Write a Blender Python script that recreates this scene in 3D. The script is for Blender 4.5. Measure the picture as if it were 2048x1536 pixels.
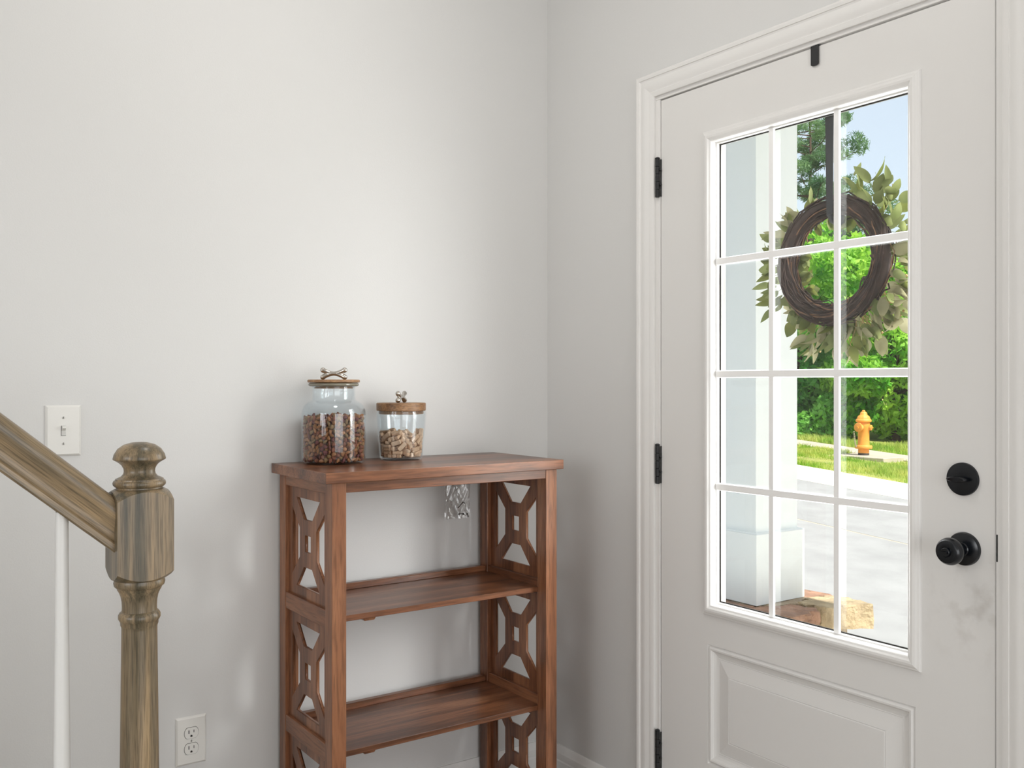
import bpy, bmesh, math, random
import numpy as np
from mathutils import Vector, Matrix

for o in list(bpy.data.objects):
    bpy.data.objects.remove(o, do_unlink=True)
sc = bpy.context.scene
COL = sc.collection
PI = math.pi

# ------------------------------------------------------------------ camera
F_PX = 1900.0
cam_d = bpy.data.cameras.new('camera')
cam_d.sensor_fit = 'HORIZONTAL'
cam_d.sensor_width = 36.0
cam_d.lens = 36.0 * F_PX / 2048.0
cam_d.shift_y = -2.0 / 2048.0
cam_d.clip_start = 0.02
cam_d.clip_end = 400
cam = bpy.data.objects.new('camera', cam_d)
COL.objects.link(cam)
cam.location = (-1.808, -2.3984, 1.2785)
cam.rotation_euler = (PI / 2, 0, -math.radians(34.8704))
sc.camera = cam

# ------------------------------------------------------------------ sky and sun
world = bpy.data.worlds.new('sky')
sc.world = world
world.use_nodes = True
wn = world.node_tree.nodes
wl = world.node_tree.links
wn.clear()
w_out = wn.new('ShaderNodeOutputWorld')
w_bg = wn.new('ShaderNodeBackground')
w_mix = wn.new('ShaderNodeMix')
w_mix.data_type = 'RGBA'
w_sky = wn.new('ShaderNodeTexSky')
w_sky.sky_type = 'NISHITA'
w_sky.sun_disc = False
w_sky.sun_elevation = math.radians(55)
w_sky.sun_rotation = math.radians(180)
w_sky.air_density = 1.0
w_sky.dust_density = 1.6
w_gain = wn.new('ShaderNodeMix')
w_gain.data_type = 'RGBA'
w_gain.blend_type = 'MULTIPLY'
w_gain.inputs[0].default_value = 1.0
w_gain.inputs[7].default_value = (0.17, 0.17, 0.17, 1)
w_mix.inputs[0].default_value = 0.6
w_mix.inputs[7].default_value = (0.88, 0.95, 1.0, 1)
wl.new(w_sky.outputs[0], w_gain.inputs[6])
wl.new(w_gain.outputs[2], w_mix.inputs[6])
wl.new(w_mix.outputs[2], w_bg.inputs[0])
w_bg.inputs[1].default_value = 1.12
wl.new(w_bg.outputs[0], w_out.inputs[0])


def add_light(name, typ, loc, target, energy, color=(1, 1, 1), size=None, angle=None):
    d = bpy.data.lights.new(name, typ)
    d.energy = energy
    d.color = color
    if size:
        d.shape = 'RECTANGLE'
        d.size, d.size_y = size
    if angle is not None:
        d.angle = angle
    o = bpy.data.objects.new(name, d)
    COL.objects.link(o)
    o.location = loc
    o.rotation_euler = (Vector(target) - Vector(loc)).to_track_quat('-Z', 'Y').to_euler()
    return o


add_light('sun', 'SUN', (0, -8, 14), (0.0 - 0.2, 0, 2.4), 6.5, (1.0, 0.96, 0.90), angle=math.radians(0.6))
# daylight entering by the windows of the room behind the camera
add_light('window_daylight_rear', 'AREA', (-1.35, -5.2, 1.12), (-1.1, 0.0, 0.80), 48, (0.965, 0.98, 1.0), size=(2.6, 2.0))
add_light('window_daylight_side', 'AREA', (-5.3, -2.6, 1.6), (-0.5, -1.6, 1.2), 55, (0.965, 0.98, 1.0), size=(2.2, 1.6))
# street daylight through the door glass, boosted by an unseen area light added outside
add_light('window_daylight_door', 'AREA', (0.040, -0.975, 1.307), (-1.0, -0.975, 1.307), 9, (0.97, 0.985, 1.0), size=(0.52, 1.14))
sd = add_light('porch_daylight_fill', 'AREA', (0.42, -1.75, 1.65), (-0.38, -0.40, 0.90), 17, (0.99, 0.985, 0.98), size=(0.7, 1.2))
sd.data.spread = math.radians(92)

vs = sc.view_settings
vs.view_transform = 'Standard'
vs.look = 'None'
vs.exposure = 0.0
vs.gamma = 1.0
vs.use_curve_mapping = False
cy = sc.cycles
cy.max_bounces = 7
cy.diffuse_bounces = 4
cy.glossy_bounces = 3
cy.transmission_bounces = 3
cy.transparent_max_bounces = 10
cy.caustics_reflective = False
cy.caustics_refractive = False
cy.use_adaptive_sampling = True
cy.adaptive_threshold = 0.05
cy.adaptive_min_samples = 16


# ------------------------------------------------------------------ helpers
def lin(r, g, b):
    def f(c):
        c /= 255.0
        return c / 12.92 if c <= 0.04045 else ((c + 0.055) / 1.055) ** 2.4
    return (f(r), f(g), f(b), 1.0)


MATS = {}


def new_mat(name):
    m = bpy.data.materials.new(name)
    m.use_nodes = True
    MATS[name] = m
    nt = m.node_tree
    return m, nt, nt.nodes['Principled BSDF']


def paint(name, col, rough=0.5, bump=0.0, bscale=60.0, spec=0.5, metal=0.0, var=0.0, vscale=3.0, bdist=0.002):
    m, nt, p = new_mat(name)
    p.inputs['Base Color'].default_value = col
    p.inputs['Roughness'].default_value = rough
    p.inputs['Specular IOR Level'].default_value = spec
    p.inputs['Metallic'].default_value = metal
    tc = nt.nodes.new('ShaderNodeTexCoord')
    if bump > 0:
        n = nt.nodes.new('ShaderNodeTexNoise')
        n.inputs['Scale'].default_value = bscale
        n.inputs['Detail'].default_value = 4
        b = nt.nodes.new('ShaderNodeBump')
        b.inputs['Strength'].default_value = bump
        b.inputs['Distance'].default_value = bdist
        nt.links.new(tc.outputs['Object'], n.inputs['Vector'])
        nt.links.new(n.outputs[0], b.inputs['Height'])
        nt.links.new(b.outputs[0], p.inputs['Normal'])
    if var > 0:
        n = nt.nodes.new('ShaderNodeTexNoise')
        n.inputs['Scale'].default_value = vscale
        n.inputs['Detail'].default_value = 6
        r = nt.nodes.new('ShaderNodeValToRGB')
        r.color_ramp.elements[0].position = 0.3
        r.color_ramp.elements[1].position = 0.7
        r.color_ramp.elements[0].color = tuple(c * (1 - var) for c in col[:3]) + (1,)
        r.color_ramp.elements[1].color = tuple(min(1, c * (1 + var)) for c in col[:3]) + (1,)
        nt.links.new(tc.outputs['Object'], n.inputs['Vector'])
        nt.links.new(n.outputs[0], r.inputs[0])
        nt.links.new(r.outputs[0], p.inputs['Base Color'])
    return m


def wood(name, axis, cols, rough=0.38, stretch=14.0, base=22.0, strips=None, bump=0.12, spec=0.5, pores=0.35):
    """cols: three colours dark/mid/light; grain runs along axis 0/1/2"""
    m, nt, p = new_mat(name)
    N, L = nt.nodes, nt.links
    tc = N.new('ShaderNodeTexCoord')
    mp = N.new('ShaderNodeMapping')
    s = [1.0, 1.0, 1.0]
    s[axis] = 1.0 / stretch
    mp.inputs['Scale'].default_value = s
    L.new(tc.outputs['Object'], mp.inputs['Vector'])
    n1 = N.new('ShaderNodeTexNoise')
    n1.inputs['Scale'].default_value = base
    n1.inputs['Detail'].default_value = 5
    n1.inputs['Roughness'].default_value = 0.6
    n1.inputs['Distortion'].default_value = 0.6
    L.new(mp.outputs[0], n1.inputs['Vector'])
    n2 = N.new('ShaderNodeTexNoise')
    n2.inputs['Scale'].default_value = base * 9
    n2.inputs['Detail'].default_value = 3
    L.new(mp.outputs[0], n2.inputs['Vector'])
    n3 = N.new('ShaderNodeTexNoise')
    n3.inputs['Scale'].default_value = base * 0.28
    n3.inputs['Detail'].default_value = 2
    L.new(mp.outputs[0], n3.inputs['Vector'])
    add = N.new('ShaderNodeMath')
    add.operation = 'MULTIPLY_ADD'
    L.new(n3.outputs[0], add.inputs[0])
    add.inputs[1].default_value = 0.8
    L.new(n1.outputs[0], add.inputs[2])
    sub = N.new('ShaderNodeMath')
    sub.operation = 'SUBTRACT'
    L.new(add.outputs[0], sub.inputs[0])
    sub.inputs[1].default_value = 0.4
    src = sub.outputs[0]
    if strips:
        sx, wdt = strips
        sep = N.new('ShaderNodeSeparateXYZ')
        L.new(tc.outputs['Object'], sep.inputs[0])
        fl = N.new('ShaderNodeMath')
        fl.operation = 'DIVIDE'
        L.new(sep.outputs[sx], fl.inputs[0])
        fl.inputs[1].default_value = wdt
        fl2 = N.new('ShaderNodeMath')
        fl2.operation = 'FLOOR'
        L.new(fl.outputs[0], fl2.inputs[0])
        wh = N.new('ShaderNodeTexWhiteNoise')
        wh.noise_dimensions = '1D'
        L.new(fl2.outputs[0], wh.inputs['W'])
        ma = N.new('ShaderNodeMath')
        ma.operation = 'MULTIPLY_ADD'
        L.new(wh.outputs[0], ma.inputs[0])
        ma.inputs[1].default_value = 0.28
        L.new(src, ma.inputs[2])
        mb = N.new('ShaderNodeMath')
        mb.operation = 'SUBTRACT'
        L.new(ma.outputs[0], mb.inputs[0])
        mb.inputs[1].default_value = 0.14
        src = mb.outputs[0]
    r = N.new('ShaderNodeValToRGB')
    e = r.color_ramp.elements
    e[0].position = 0.25
    e[0].color = cols[0]
    e[1].position = 0.78
    e[1].color = cols[2]
    k = r.color_ramp.elements.new(0.5)
    k.color = cols[1]
    L.new(src, r.inputs[0])
    r2 = N.new('ShaderNodeValToRGB')
    r2.color_ramp.elements[0].position = 0.35
    r2.color_ramp.elements[0].color = (1 - pores, 1 - pores, 1 - pores, 1)
    r2.color_ramp.elements[1].position = 0.55
    r2.color_ramp.elements[1].color = (1, 1, 1, 1)
    L.new(n2.outputs[0], r2.inputs[0])
    mx = N.new('ShaderNodeMix')
    mx.data_type = 'RGBA'
    mx.blend_type = 'MULTIPLY'
    mx.inputs[0].default_value = 1.0
    L.new(r.outputs[0], mx.inputs[6])
    L.new(r2.outputs[0], mx.inputs[7])
    L.new(mx.outputs[2], p.inputs['Base Color'])
    p.inputs['Roughness'].default_value = rough
    p.inputs['Specular IOR Level'].default_value = spec
    b = N.new('ShaderNodeBump')
    b.inputs['Strength'].default_value = bump
    b.inputs['Distance'].default_value = 0.001
    L.new(n2.outputs[0], b.inputs['Height'])
    L.new(b.outputs[0], p.inputs['Normal'])
    return m


def thin_glass(name, tint, ior=1.45, rough=0.0, gloss=(1, 1, 1, 1)):
    m = bpy.data.materials.new(name)
    m.use_nodes = True
    MATS[name] = m
    nt = m.node_tree
    nt.nodes.clear()
    o = nt.nodes.new('ShaderNodeOutputMaterial')
    mx = nt.nodes.new('ShaderNodeMixShader')
    t = nt.nodes.new('ShaderNodeBsdfTransparent')
    t.inputs[0].default_value = tint
    g = nt.nodes.new('ShaderNodeBsdfGlossy')
    g.inputs['Roughness'].default_value = rough
    g.inputs[0].default_value = gloss
    # Schlick reflectance, the same for both sides of a thin sheet
    lw = nt.nodes.new('ShaderNodeLayerWeight')
    lw.inputs[0].default_value = 0.5
    pw = nt.nodes.new('ShaderNodeMath')
    pw.operation = 'POWER'
    pw.inputs[1].default_value = 5.0
    f0 = ((ior - 1) / (ior + 1)) ** 2
    ma = nt.nodes.new('ShaderNodeMath')
    ma.operation = 'MULTIPLY_ADD'
    ma.inputs[1].default_value = 1 - f0
    ma.inputs[2].default_value = f0
    nt.links.new(lw.outputs['Facing'], pw.inputs[0])
    nt.links.new(pw.outputs[0], ma.inputs[0])
    nt.links.new(ma.outputs[0], mx.inputs[0])
    nt.links.new(t.outputs[0], mx.inputs[1])
    nt.links.new(g.outputs[0], mx.inputs[2])
    nt.links.new(mx.outputs[0], o.inputs[0])
    return m


def leafmat(name, c1, c2, scale=6.0, trans=0.45, rough=0.5):
    m = bpy.data.materials.new(name)
    m.use_nodes = True
    MATS[name] = m
    nt = m.node_tree
    N, L = nt.nodes, nt.links
    N.clear()
    o = N.new('ShaderNodeOutputMaterial')
    mx = N.new('ShaderNodeMixShader')
    mx.inputs[0].default_value = trans
    d = N.new('ShaderNodeBsdfPrincipled')
    d.inputs['Roughness'].default_value = rough
    d.inputs['Specular IOR Level'].default_value = 0.3
    t = N.new('ShaderNodeBsdfTranslucent')
    tc = N.new('ShaderNodeTexCoord')
    n = N.new('ShaderNodeTexNoise')
    n.inputs['Scale'].default_value = scale
    n.inputs['Detail'].default_value = 3
    oi = N.new('ShaderNodeObjectInfo')
    av = N.new('ShaderNodeVectorMath')
    av.operation = 'ADD'
    sv = N.new('ShaderNodeVectorMath')
    sv.operation = 'SCALE'
    sv.inputs[3].default_value = 37.0
    cx = N.new('ShaderNodeCombineXYZ')
    L.new(oi.outputs['Random'], cx.inputs[0])
    L.new(cx.outputs[0], sv.inputs[0])
    L.new(tc.outputs['Object'], av.inputs[0])
    L.new(sv.outputs[0], av.inputs[1])
    L.new(av.outputs[0], n.inputs['Vector'])
    r = N.new('ShaderNodeValToRGB')
    r.color_ramp.elements[0].position = 0.35
    r.color_ramp.elements[1].position = 0.65
    r.color_ramp.elements[0].color = c1
    r.color_ramp.elements[1].color = c2
    L.new(n.outputs[0], r.inputs[0])
    L.new(r.outputs[0], d.inputs['Base Color'])
    L.new(r.outputs[0], t.inputs[0])
    L.new(d.outputs[0], mx.inputs[1])
    L.new(t.outputs[0], mx.inputs[2])
    L.new(mx.outputs[0], o.inputs[0])
    return m


def M(n):
    return MATS[n]


def mesh_of(name, verts, faces, mat=None, smooth=None):
    me = bpy.data.meshes.new(name)
    me.from_pydata([tuple(v) for v in verts], [], [tuple(f) for f in faces])
    if mat is not None:
        me.materials.append(M(mat) if isinstance(mat, str) else mat)
    me.update()
    if smooth is not None:
        me.shade_smooth()
        if smooth < 170:
            me.set_sharp_from_angle(angle=math.radians(smooth))
    return me


def link(name, me, parent=None, loc=None, rot=None):
    o = bpy.data.objects.new(name, me)
    COL.objects.link(o)
    if parent is not None:
        o.parent = parent
    if loc is not None:
        o.location = loc
    if rot is not None:
        o.rotation_euler = rot
    return o


def tag(o, label=None, cat=None, group=None, kind=None):
    if label:
        o['label'] = label
    if cat:
        o['category'] = cat
    if group:
        o['group'] = group
    if kind:
        o['kind'] = kind
    return o


def thing(name, label, cat, loc=(0, 0, 0), rotz=0.0, group=None, kind=None):
    o = bpy.data.objects.new(name, None)
    o.empty_display_size = 0.05
    COL.objects.link(o)
    o.location = loc
    o.rotation_euler = (0, 0, rotz)
    return tag(o, label, cat, group, kind)


class MB:
    """collects geometry"""

    def __init__(self):
        self.v = []
        self.f = []

    def add(self, verts, faces):
        b = len(self.v)
        self.v += [tuple(v) for v in verts]
        self.f += [tuple(i + b for i in f) for f in faces]
        return self

    def box(self, x, y, z):
        x0, x1 = x
        y0, y1 = y
        z0, z1 = z
        v = [(x0, y0, z0), (x1, y0, z0), (x1, y1, z0), (x0, y1, z0), (x0, y0, z1), (x1, y0, z1), (x1, y1, z1), (x0, y1, z1)]
        f = [(3, 2, 1, 0), (4, 5, 6, 7), (0, 1, 5, 4), (1, 2, 6, 5), (2, 3, 7, 6), (3, 0, 4, 7)]
        return self.add(v, f)

    def lathe(self, prof, seg=32, c=(0, 0, 0), cap=True, axis=2):
        v = []
        f = []
        n = len(prof)
        for (r, z) in prof:
            for k in range(seg):
                a = 2 * PI * k / seg
                q = [r * math.cos(a), r * math.sin(a), z]
                if axis == 0:
                    q = [q[2], q[0], q[1]]
                elif axis == 1:
                    q = [q[1], q[2], q[0]]
                v.append((q[0] + c[0], q[1] + c[1], q[2] + c[2]))
        for i in range(n - 1):
            for k in range(seg):
                a = i * seg + k
                b = i * seg + (k + 1) % seg
                f.append((a, b, b + seg, a + seg))
        if cap:
            f.append(tuple(reversed(range(seg))))
            f.append(tuple((n - 1) * seg + k for k in range(seg)))
        return self.add(v, f)

    def tube(self, pts, rad, seg=8, cap=True):
        pts = [Vector(p) for p in pts]
        n = len(pts)
        rads = rad if isinstance(rad, (list, tuple)) else [rad] * n
        v = []
        f = []
        t0 = (pts[1] - pts[0]).normalized()
        up = Vector((0, 0, 1)) if abs(t0.z) < 0.9 else Vector((1, 0, 0))
        nrm = t0.cross(up).normalized()
        for i in range(n):
            t = (pts[min(i + 1, n - 1)] - pts[max(i - 1, 0)]).normalized()
            nrm = (nrm - t * nrm.dot(t)).normalized()
            bn = t.cross(nrm)
            for k in range(seg):
                a = 2 * PI * k / seg
                v.append(tuple(pts[i] + (nrm * math.cos(a) + bn * math.sin(a)) * rads[i]))
        for i in range(n - 1):
            for k in range(seg):
                a = i * seg + k
                b = i * seg + (k + 1) % seg
                f.append((a, b, b + seg, a + seg))
        if cap:
            f.append(tuple(reversed(range(seg))))
            f.append(tuple((n - 1) * seg + k for k in range(seg)))
        return self.add(v, f)

    def build(self, name, mat, parent=None, smooth=None, loc=None, rot=None):
        return link(name, mesh_of(name, self.v, self.f, mat, smooth), parent, loc, rot)


def bbox_mesh(name, x, y, z, mat, bevel=0.0015, seg=1):
    bm = bmesh.new()
    bmesh.ops.create_cube(bm, size=1.0)
    for v in bm.verts:
        v.co = Vector((x[0] if v.co.x < 0 else x[1], y[0] if v.co.y < 0 else y[1], z[0] if v.co.z < 0 else z[1]))
    if bevel > 0:
        bmesh.ops.bevel(bm, geom=list(bm.edges), offset=bevel, segments=seg, affect='EDGES', profile=0.5)
    me = bpy.data.meshes.new(name)
    bm.to_mesh(me)
    bm.free()
    me.materials.append(M(mat))
    return me


def box(name, x, y, z, mat, parent=None, bevel=0.0015, seg=1):
    return link(name, bbox_mesh(name, x, y, z, mat, bevel, seg), parent)


def holes_mesh(name, outer, holes, thick, fn, mat):
    """2D polygon with holes, extruded; fn maps (u,v,w) to xyz"""
    cu = bpy.data.curves.new('tmp', 'CURVE')
    cu.dimensions = '2D'
    cu.fill_mode = 'BOTH'
    cu.extrude = thick / 2
    for poly in [outer] + holes:
        sp = cu.splines.new('POLY')
        sp.points.add(len(poly) - 1)
        for i, (u, v) in enumerate(poly):
            sp.points[i].co = (u, v, 0, 1)
        sp.use_cyclic_u = True
    ob = bpy.data.objects.new('tmp', cu)
    COL.objects.link(ob)
    dg = bpy.context.evaluated_depsgraph_get()
    dg.update()
    me = bpy.data.meshes.new_from_object(ob.evaluated_get(dg))
    bpy.data.objects.remove(ob, do_unlink=True)
    bpy.data.curves.remove(cu)
    for v in me.vertices:
        v.co = Vector(fn(v.co.x, v.co.y, v.co.z + thick / 2))
    bm = bmesh.new()
    bm.from_mesh(me)
    bmesh.ops.remove_doubles(bm, verts=bm.verts, dist=1e-5)
    bmesh.ops.recalc_face_normals(bm, faces=bm.faces)
    bm.to_mesh(me)
    bm.free()
    me.name = name
    me.materials.clear()
    me.materials.append(M(mat))
    return me


def rings(name, y0, y1, z0, z1, prof, mat, parent, close=False):
    """nested rectangles in the door plane; prof = (inset, x)"""
    v = []
    f = []
    for (d, x) in prof:
        v += [(x, y0 - d, z0 + d), (x, y1 + d, z0 + d), (x, y1 + d, z1 - d), (x, y0 - d, z1 - d)]
    for i in range(len(prof) - 1):
        for k in range(4):
            a = i * 4 + k
            b = i * 4 + (k + 1) % 4
            f.append((a, b, b + 4, a + 4))
    if close:
        n = (len(prof) - 1) * 4
        f.append((n, n + 1, n + 2, n + 3))
    me = mesh_of(name, v, f, mat)
    bm = bmesh.new()
    bm.from_mesh(me)
    bmesh.ops.recalc_face_normals(bm, faces=bm.faces)
    bm.to_mesh(me)
    bm.free()
    return link(name, me, parent)


# ------------------------------------------------------------------ materials
paint('wall_paint', lin(216, 215, 213), 0.75, bump=0.10, bscale=260, spec=0.25)
paint('ceiling_paint', lin(238, 237, 234), 0.9)
paint('trim_paint', lin(231, 229, 226), 0.38, spec=0.45)
paint('door_paint', lin(226, 224, 221), 0.42, bump=0.03, bscale=90, spec=0.4)
paint('grille_white', lin(248, 247, 245), 0.3, spec=0.5)
# hand marks around the latch side of the door
_m = MATS['door_paint']
_nt = _m.node_tree
_N, _L = _nt.nodes, _nt.links
_tc = _N.new('ShaderNodeTexCoord')
_ds = _N.new('ShaderNodeVectorMath')
_ds.operation = 'DISTANCE'
_ds.inputs[1].default_value = (0.0, -1.398, 0.845)
_mr = _N.new('ShaderNodeMapRange')
_mr.inputs[1].default_value = 0.02
_mr.inputs[2].default_value = 0.15
_mr.inputs[3].default_value = 1.0
_mr.inputs[4].default_value = 0.0
_no = _N.new('ShaderNodeTexNoise')
_no.inputs['Scale'].default_value = 26
_no.inputs['Detail'].default_value = 5
_rp = _N.new('ShaderNodeValToRGB')
_rp.color_ramp.elements[0].position = 0.48
_rp.color_ramp.elements[1].position = 0.75
_mu = _N.new('ShaderNodeMath')
_mu.operation = 'MULTIPLY'
_mu.use_clamp = True
_mx = _N.new('ShaderNodeMix')
_mx.data_type = 'RGBA'
_mx.inputs[6].default_value = lin(226, 224, 221)
_mx.inputs[7].default_value = lin(204, 200, 195)
_L.new(_tc.outputs['Object'], _ds.inputs[0])
_L.new(_ds.outputs['Value'], _mr.inputs[0])
_L.new(_tc.outputs['Object'], _no.inputs['Vector'])
_L.new(_no.outputs[0], _rp.inputs[0])
_L.new(_rp.outputs[0], _mu.inputs[0])
_L.new(_mr.outputs[0], _mu.inputs[1])
_L.new(_mu.outputs[0], _mx.inputs[0])
_L.new(_mx.outputs[2], _nt.nodes['Principled BSDF'].inputs['Base Color'])
paint('plastic_white', lin(226, 224, 219), 0.35)
paint('slot_black', lin(16, 15, 14), 0.6)
paint('screw_white', lin(205, 203, 198), 0.3)
paint('black_metal', lin(9, 13, 19), 0.24, spec=0.5)
paint('strap_black', lin(34, 34, 36), 0.42)
paint('hinge_black', lin(18, 18, 20), 0.5)
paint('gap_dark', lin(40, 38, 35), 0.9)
BK = (lin(84, 52, 35), lin(136, 88, 60), lin(172, 120, 86))
wood('bookcase_wood_x', 0, BK, 0.28, strips=(1, 0.085))
wood('bookcase_wood_y', 1, BK, 0.30)
wood('bookcase_wood_z', 2, BK, 0.28)
OAK = (lin(84, 78, 62), lin(138, 120, 94), lin(180, 154, 118))
wood('oak_z', 2, OAK, 0.32, stretch=26, base=58, pores=0.4)
wood('oak_x', 0, OAK, 0.32, stretch=26, base=58, pores=0.4)
wood('lid_wood', 0, (lin(120, 84, 54), lin(160, 120, 82), lin(190, 152, 110)), 0.45, stretch=8, base=30)
wood('floor_wood', 0, (lin(132, 122, 110), lin(164, 152, 138), lin(182, 170, 156)), 0.4, strips=(1, 0.18))
paint('baluster_white', lin(226, 225, 222), 0.35)
thin_glass('pane_glass', (0.985, 0.995, 0.99, 1), 1.35)
thin_glass('jar_glass', (0.955, 0.975, 0.985, 1), 1.5)
thin_glass('bag_plastic', (0.90, 0.90, 0.90, 1), 2.0, rough=0.10)
paint('jar_rim', lin(128, 122, 106), 0.08, spec=0.8)
paint('silver', lin(196, 190, 182), 0.16, metal=1.0)
for i, c in enumerate([(128, 72, 50), (150, 98, 56), (104, 52, 50), (134, 104, 66), (164, 112, 74)]):
    paint('kibble_%d' % i, lin(*c), 0.75, bump=0.4, bscale=500, var=0.25, vscale=160)
paint('biscuit', lin(206, 170, 138), 0.85, bump=0.4, bscale=400, var=0.16, vscale=120)
paint('biscuit_pale', lin(222, 190, 160), 0.85, bump=0.4, bscale=400, var=0.16, vscale=120)
paint('twig', lin(54, 38, 31), 0.85, var=0.4, vscale=60)
paint('twig_light', lin(116, 84, 60), 0.8, var=0.3, vscale=60)
leafmat('leaf_sage', lin(104, 114, 66), lin(142, 148, 96), 14, 0.5)
leafmat('leaf_dusty', lin(136, 132, 98), lin(170, 164, 130), 14, 0.45)
leafmat('leaf_olive', lin(84, 94, 44), lin(124, 128, 66), 14, 0.5)
leafmat('straw', lin(168, 140, 90), lin(206, 184, 140), 14, 0.4)
paint('column_white', lin(244, 246, 244), 0.5, spec=0.3)
paint('porch_concrete', lin(226, 223, 214), 0.85, var=0.08, vscale=8)
paint('stone_tan', lin(178, 158, 126), 0.85, bump=1.0, bscale=30, var=0.22, vscale=12, bdist=0.02)
paint('stone_red', lin(160, 124, 102), 0.85, bump=1.0, bscale=24, var=0.34, vscale=14, bdist=0.02)
paint('stone_grey', lin(172, 154, 130), 0.85, bump=1.0, bscale=30, var=0.2, vscale=14, bdist=0.02)
paint('mortar', lin(150, 140, 126), 0.95)
paint('asphalt', lin(158, 157, 155), 0.95, var=0.10, vscale=3.0)
paint('kerb_concrete', lin(232, 226, 212), 0.9, var=0.05, vscale=5)
paint('sidewalk_concrete', lin(184, 174, 156), 0.9, var=0.08, vscale=4)
paint('soil', lin(158, 160, 84), 0.95, var=0.35, vscale=2.5)
paint('hydrant_orange', lin(238, 158, 66), 0.5, var=0.08, vscale=12)
paint('hydrant_dark', lin(60, 56, 52), 0.7)
paint('chain_metal', lin(190, 176, 150), 0.4, metal=0.6)
paint('bark', lin(96, 78, 62), 0.95, var=0.3, vscale=6)
leafmat('foliage_bright', lin(92, 172, 48), lin(190, 230, 92), 1.6, 0.45, 0.5)
leafmat('foliage_mid', lin(78, 158, 66), lin(150, 208, 96), 1.2, 0.45, 0.5)
leafmat('foliage_deep', lin(36, 92, 40), lin(74, 140, 58), 1.2, 0.4, 0.5)
leafmat('foliage_pine', lin(84, 126, 84), lin(140, 172, 116), 1.0, 0.45, 0.6)
leafmat('grass_blade', lin(136, 182, 58), lin(212, 214, 120), 2.2, 0.4, 0.6)
paint('siding_white', lin(226, 228, 226), 0.7)
paint('shade_white', lin(240, 238, 232), 0.4)
m_em, nt_em, p_em = new_mat('lamp_glow')
p_em.inputs['Base Color'].default_value = (0.9, 0.88, 0.84, 1)
p_em.inputs['Emission Color'].default_value = (1.0, 0.975, 0.94, 1)
p_em.inputs['Emission Strength'].default_value = 22.0

# ------------------------------------------------------------------ room shell
CEIL = 2.74
DOOR_Y0, DOOR_Y1 = -0.5139, -1.4298      # hinge side, latch side
DOOR_T = 2.045
OPN = [(-0.4985, -0.3), (-0.4985, DOOR_T + 0.016), (-1.4452, DOOR_T + 0.016), (-1.4452, -0.3)]
# wall with the door: one plate with the doorway cut out
wr = link('wall_right', holes_mesh('wall_right', [(0.16, -0.3), OPN[0], OPN[1], OPN[2], OPN[3], (-5.6, -0.3), (-5.6, CEIL + 0.2), (0.16, CEIL + 0.2)], [], 0.14,
          lambda u, v, w: (w, u, v), 'wall_paint'))
tag(wr, 'greige painted wall holding the front door', None, kind='structure')
wlft = box('wall_left', (-5.6, 0.14), (0.0, 0.14), (-0.3, CEIL + 0.2), 'wall_paint', bevel=0)
tag(wlft, 'greige painted wall behind the bookcase', None, kind='structure')
fl = box('floor', (-5.6, 0.0), (-5.6, 0.0), (-0.1, 0.0), 'floor_wood', bevel=0)
tag(fl, 'wood plank floor', None, kind='structure')
ce = box('ceiling', (-5.6, 0.14), (-5.6, 0.14), (CEIL, CEIL + 0.12), 'ceiling_paint', bevel=0)
tag(ce, 'white painted ceiling', None, kind='structure')


def window_wall(name, fn, u0, u1, wu0, wu1, wz0, wz1, n):
    w = link(name, holes_mesh(name, [(u0, -0.1), (u1, -0.1), (u1, CEIL + 0.1), (u0, CEIL + 0.1)], [[(wu0, wz0), (wu1, wz0), (wu1, wz1), (wu0, wz1)]], 0.12, fn, 'wall_paint'))
    tag(w, 'greige wall with a wide window behind the viewer', None, kind='structure')
    fr = link('window_%d' % n, holes_mesh('window_frame', [(wu0, wz0), (wu1, wz0), (wu1, wz1), (wu0, wz1)],
              [[(wu0 + 0.05, wz0 + 0.05), ((wu0 + wu1) / 2 - 0.025, wz0 + 0.05), ((wu0 + wu1) / 2 - 0.025, wz1 - 0.05), (wu0 + 0.05, wz1 - 0.05)],
               [((wu0 + wu1) / 2 + 0.025, wz0 + 0.05), (wu1 - 0.05, wz0 + 0.05), (wu1 - 0.05, wz1 - 0.05), ((wu0 + wu1) / 2 + 0.025, wz1 - 0.05)]], 0.06, fn, 'trim_paint'))
    tag(fr, 'white framed window behind the viewer', None, kind='structure')


window_wall('wall_rear', lambda u, v, w: (u, -5.48 - w, v), -5.6, 0.0, -2.65, -0.05, 0.06, 2.15, 1)
window_wall('wall_side', lambda u, v, w: (-5.48 - w, u, v), -5.6, 0.0, -3.7, -1.5, 0.8, 2.4, 2)

# baseboards with a moulded cap
BBP = [(0.0, 0.0), (0.014, 0.0), (0.014, 0.112), (0.0115, 0.116), (0.0125, 0.120), (0.0125, 0.136), (0.009, 0.143), (0.0075, 0.150), (0.004, 0.157), (0.0, 0.157)]


def baseboard(name, axis, a0, a1, label):
    mb = MB()
    v = []
    for a in (a0, a1):
        for (d, z) in BBP:
            v.append((a, -d, z) if axis == 0 else (-d, a, z))
    n = len(BBP)
    f = [(i, (i + 1) % n, n + (i + 1) % n, n + i) for i in range(n)]
    f += [tuple(range(n)), tuple(range(n, 2 * n))]
    mb.add(v, f)
    o = mb.build(name, 'trim_paint', smooth=25)
    return tag(o, label, None, kind='structure')


baseboard('baseboard_left', 0, -1.30, 0.0, 'white moulded baseboard along the wall behind the bookcase')
baseboard('baseboard_right', 1, -0.4304, 0.0, 'white moulded baseboard between corner and door casing')

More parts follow.
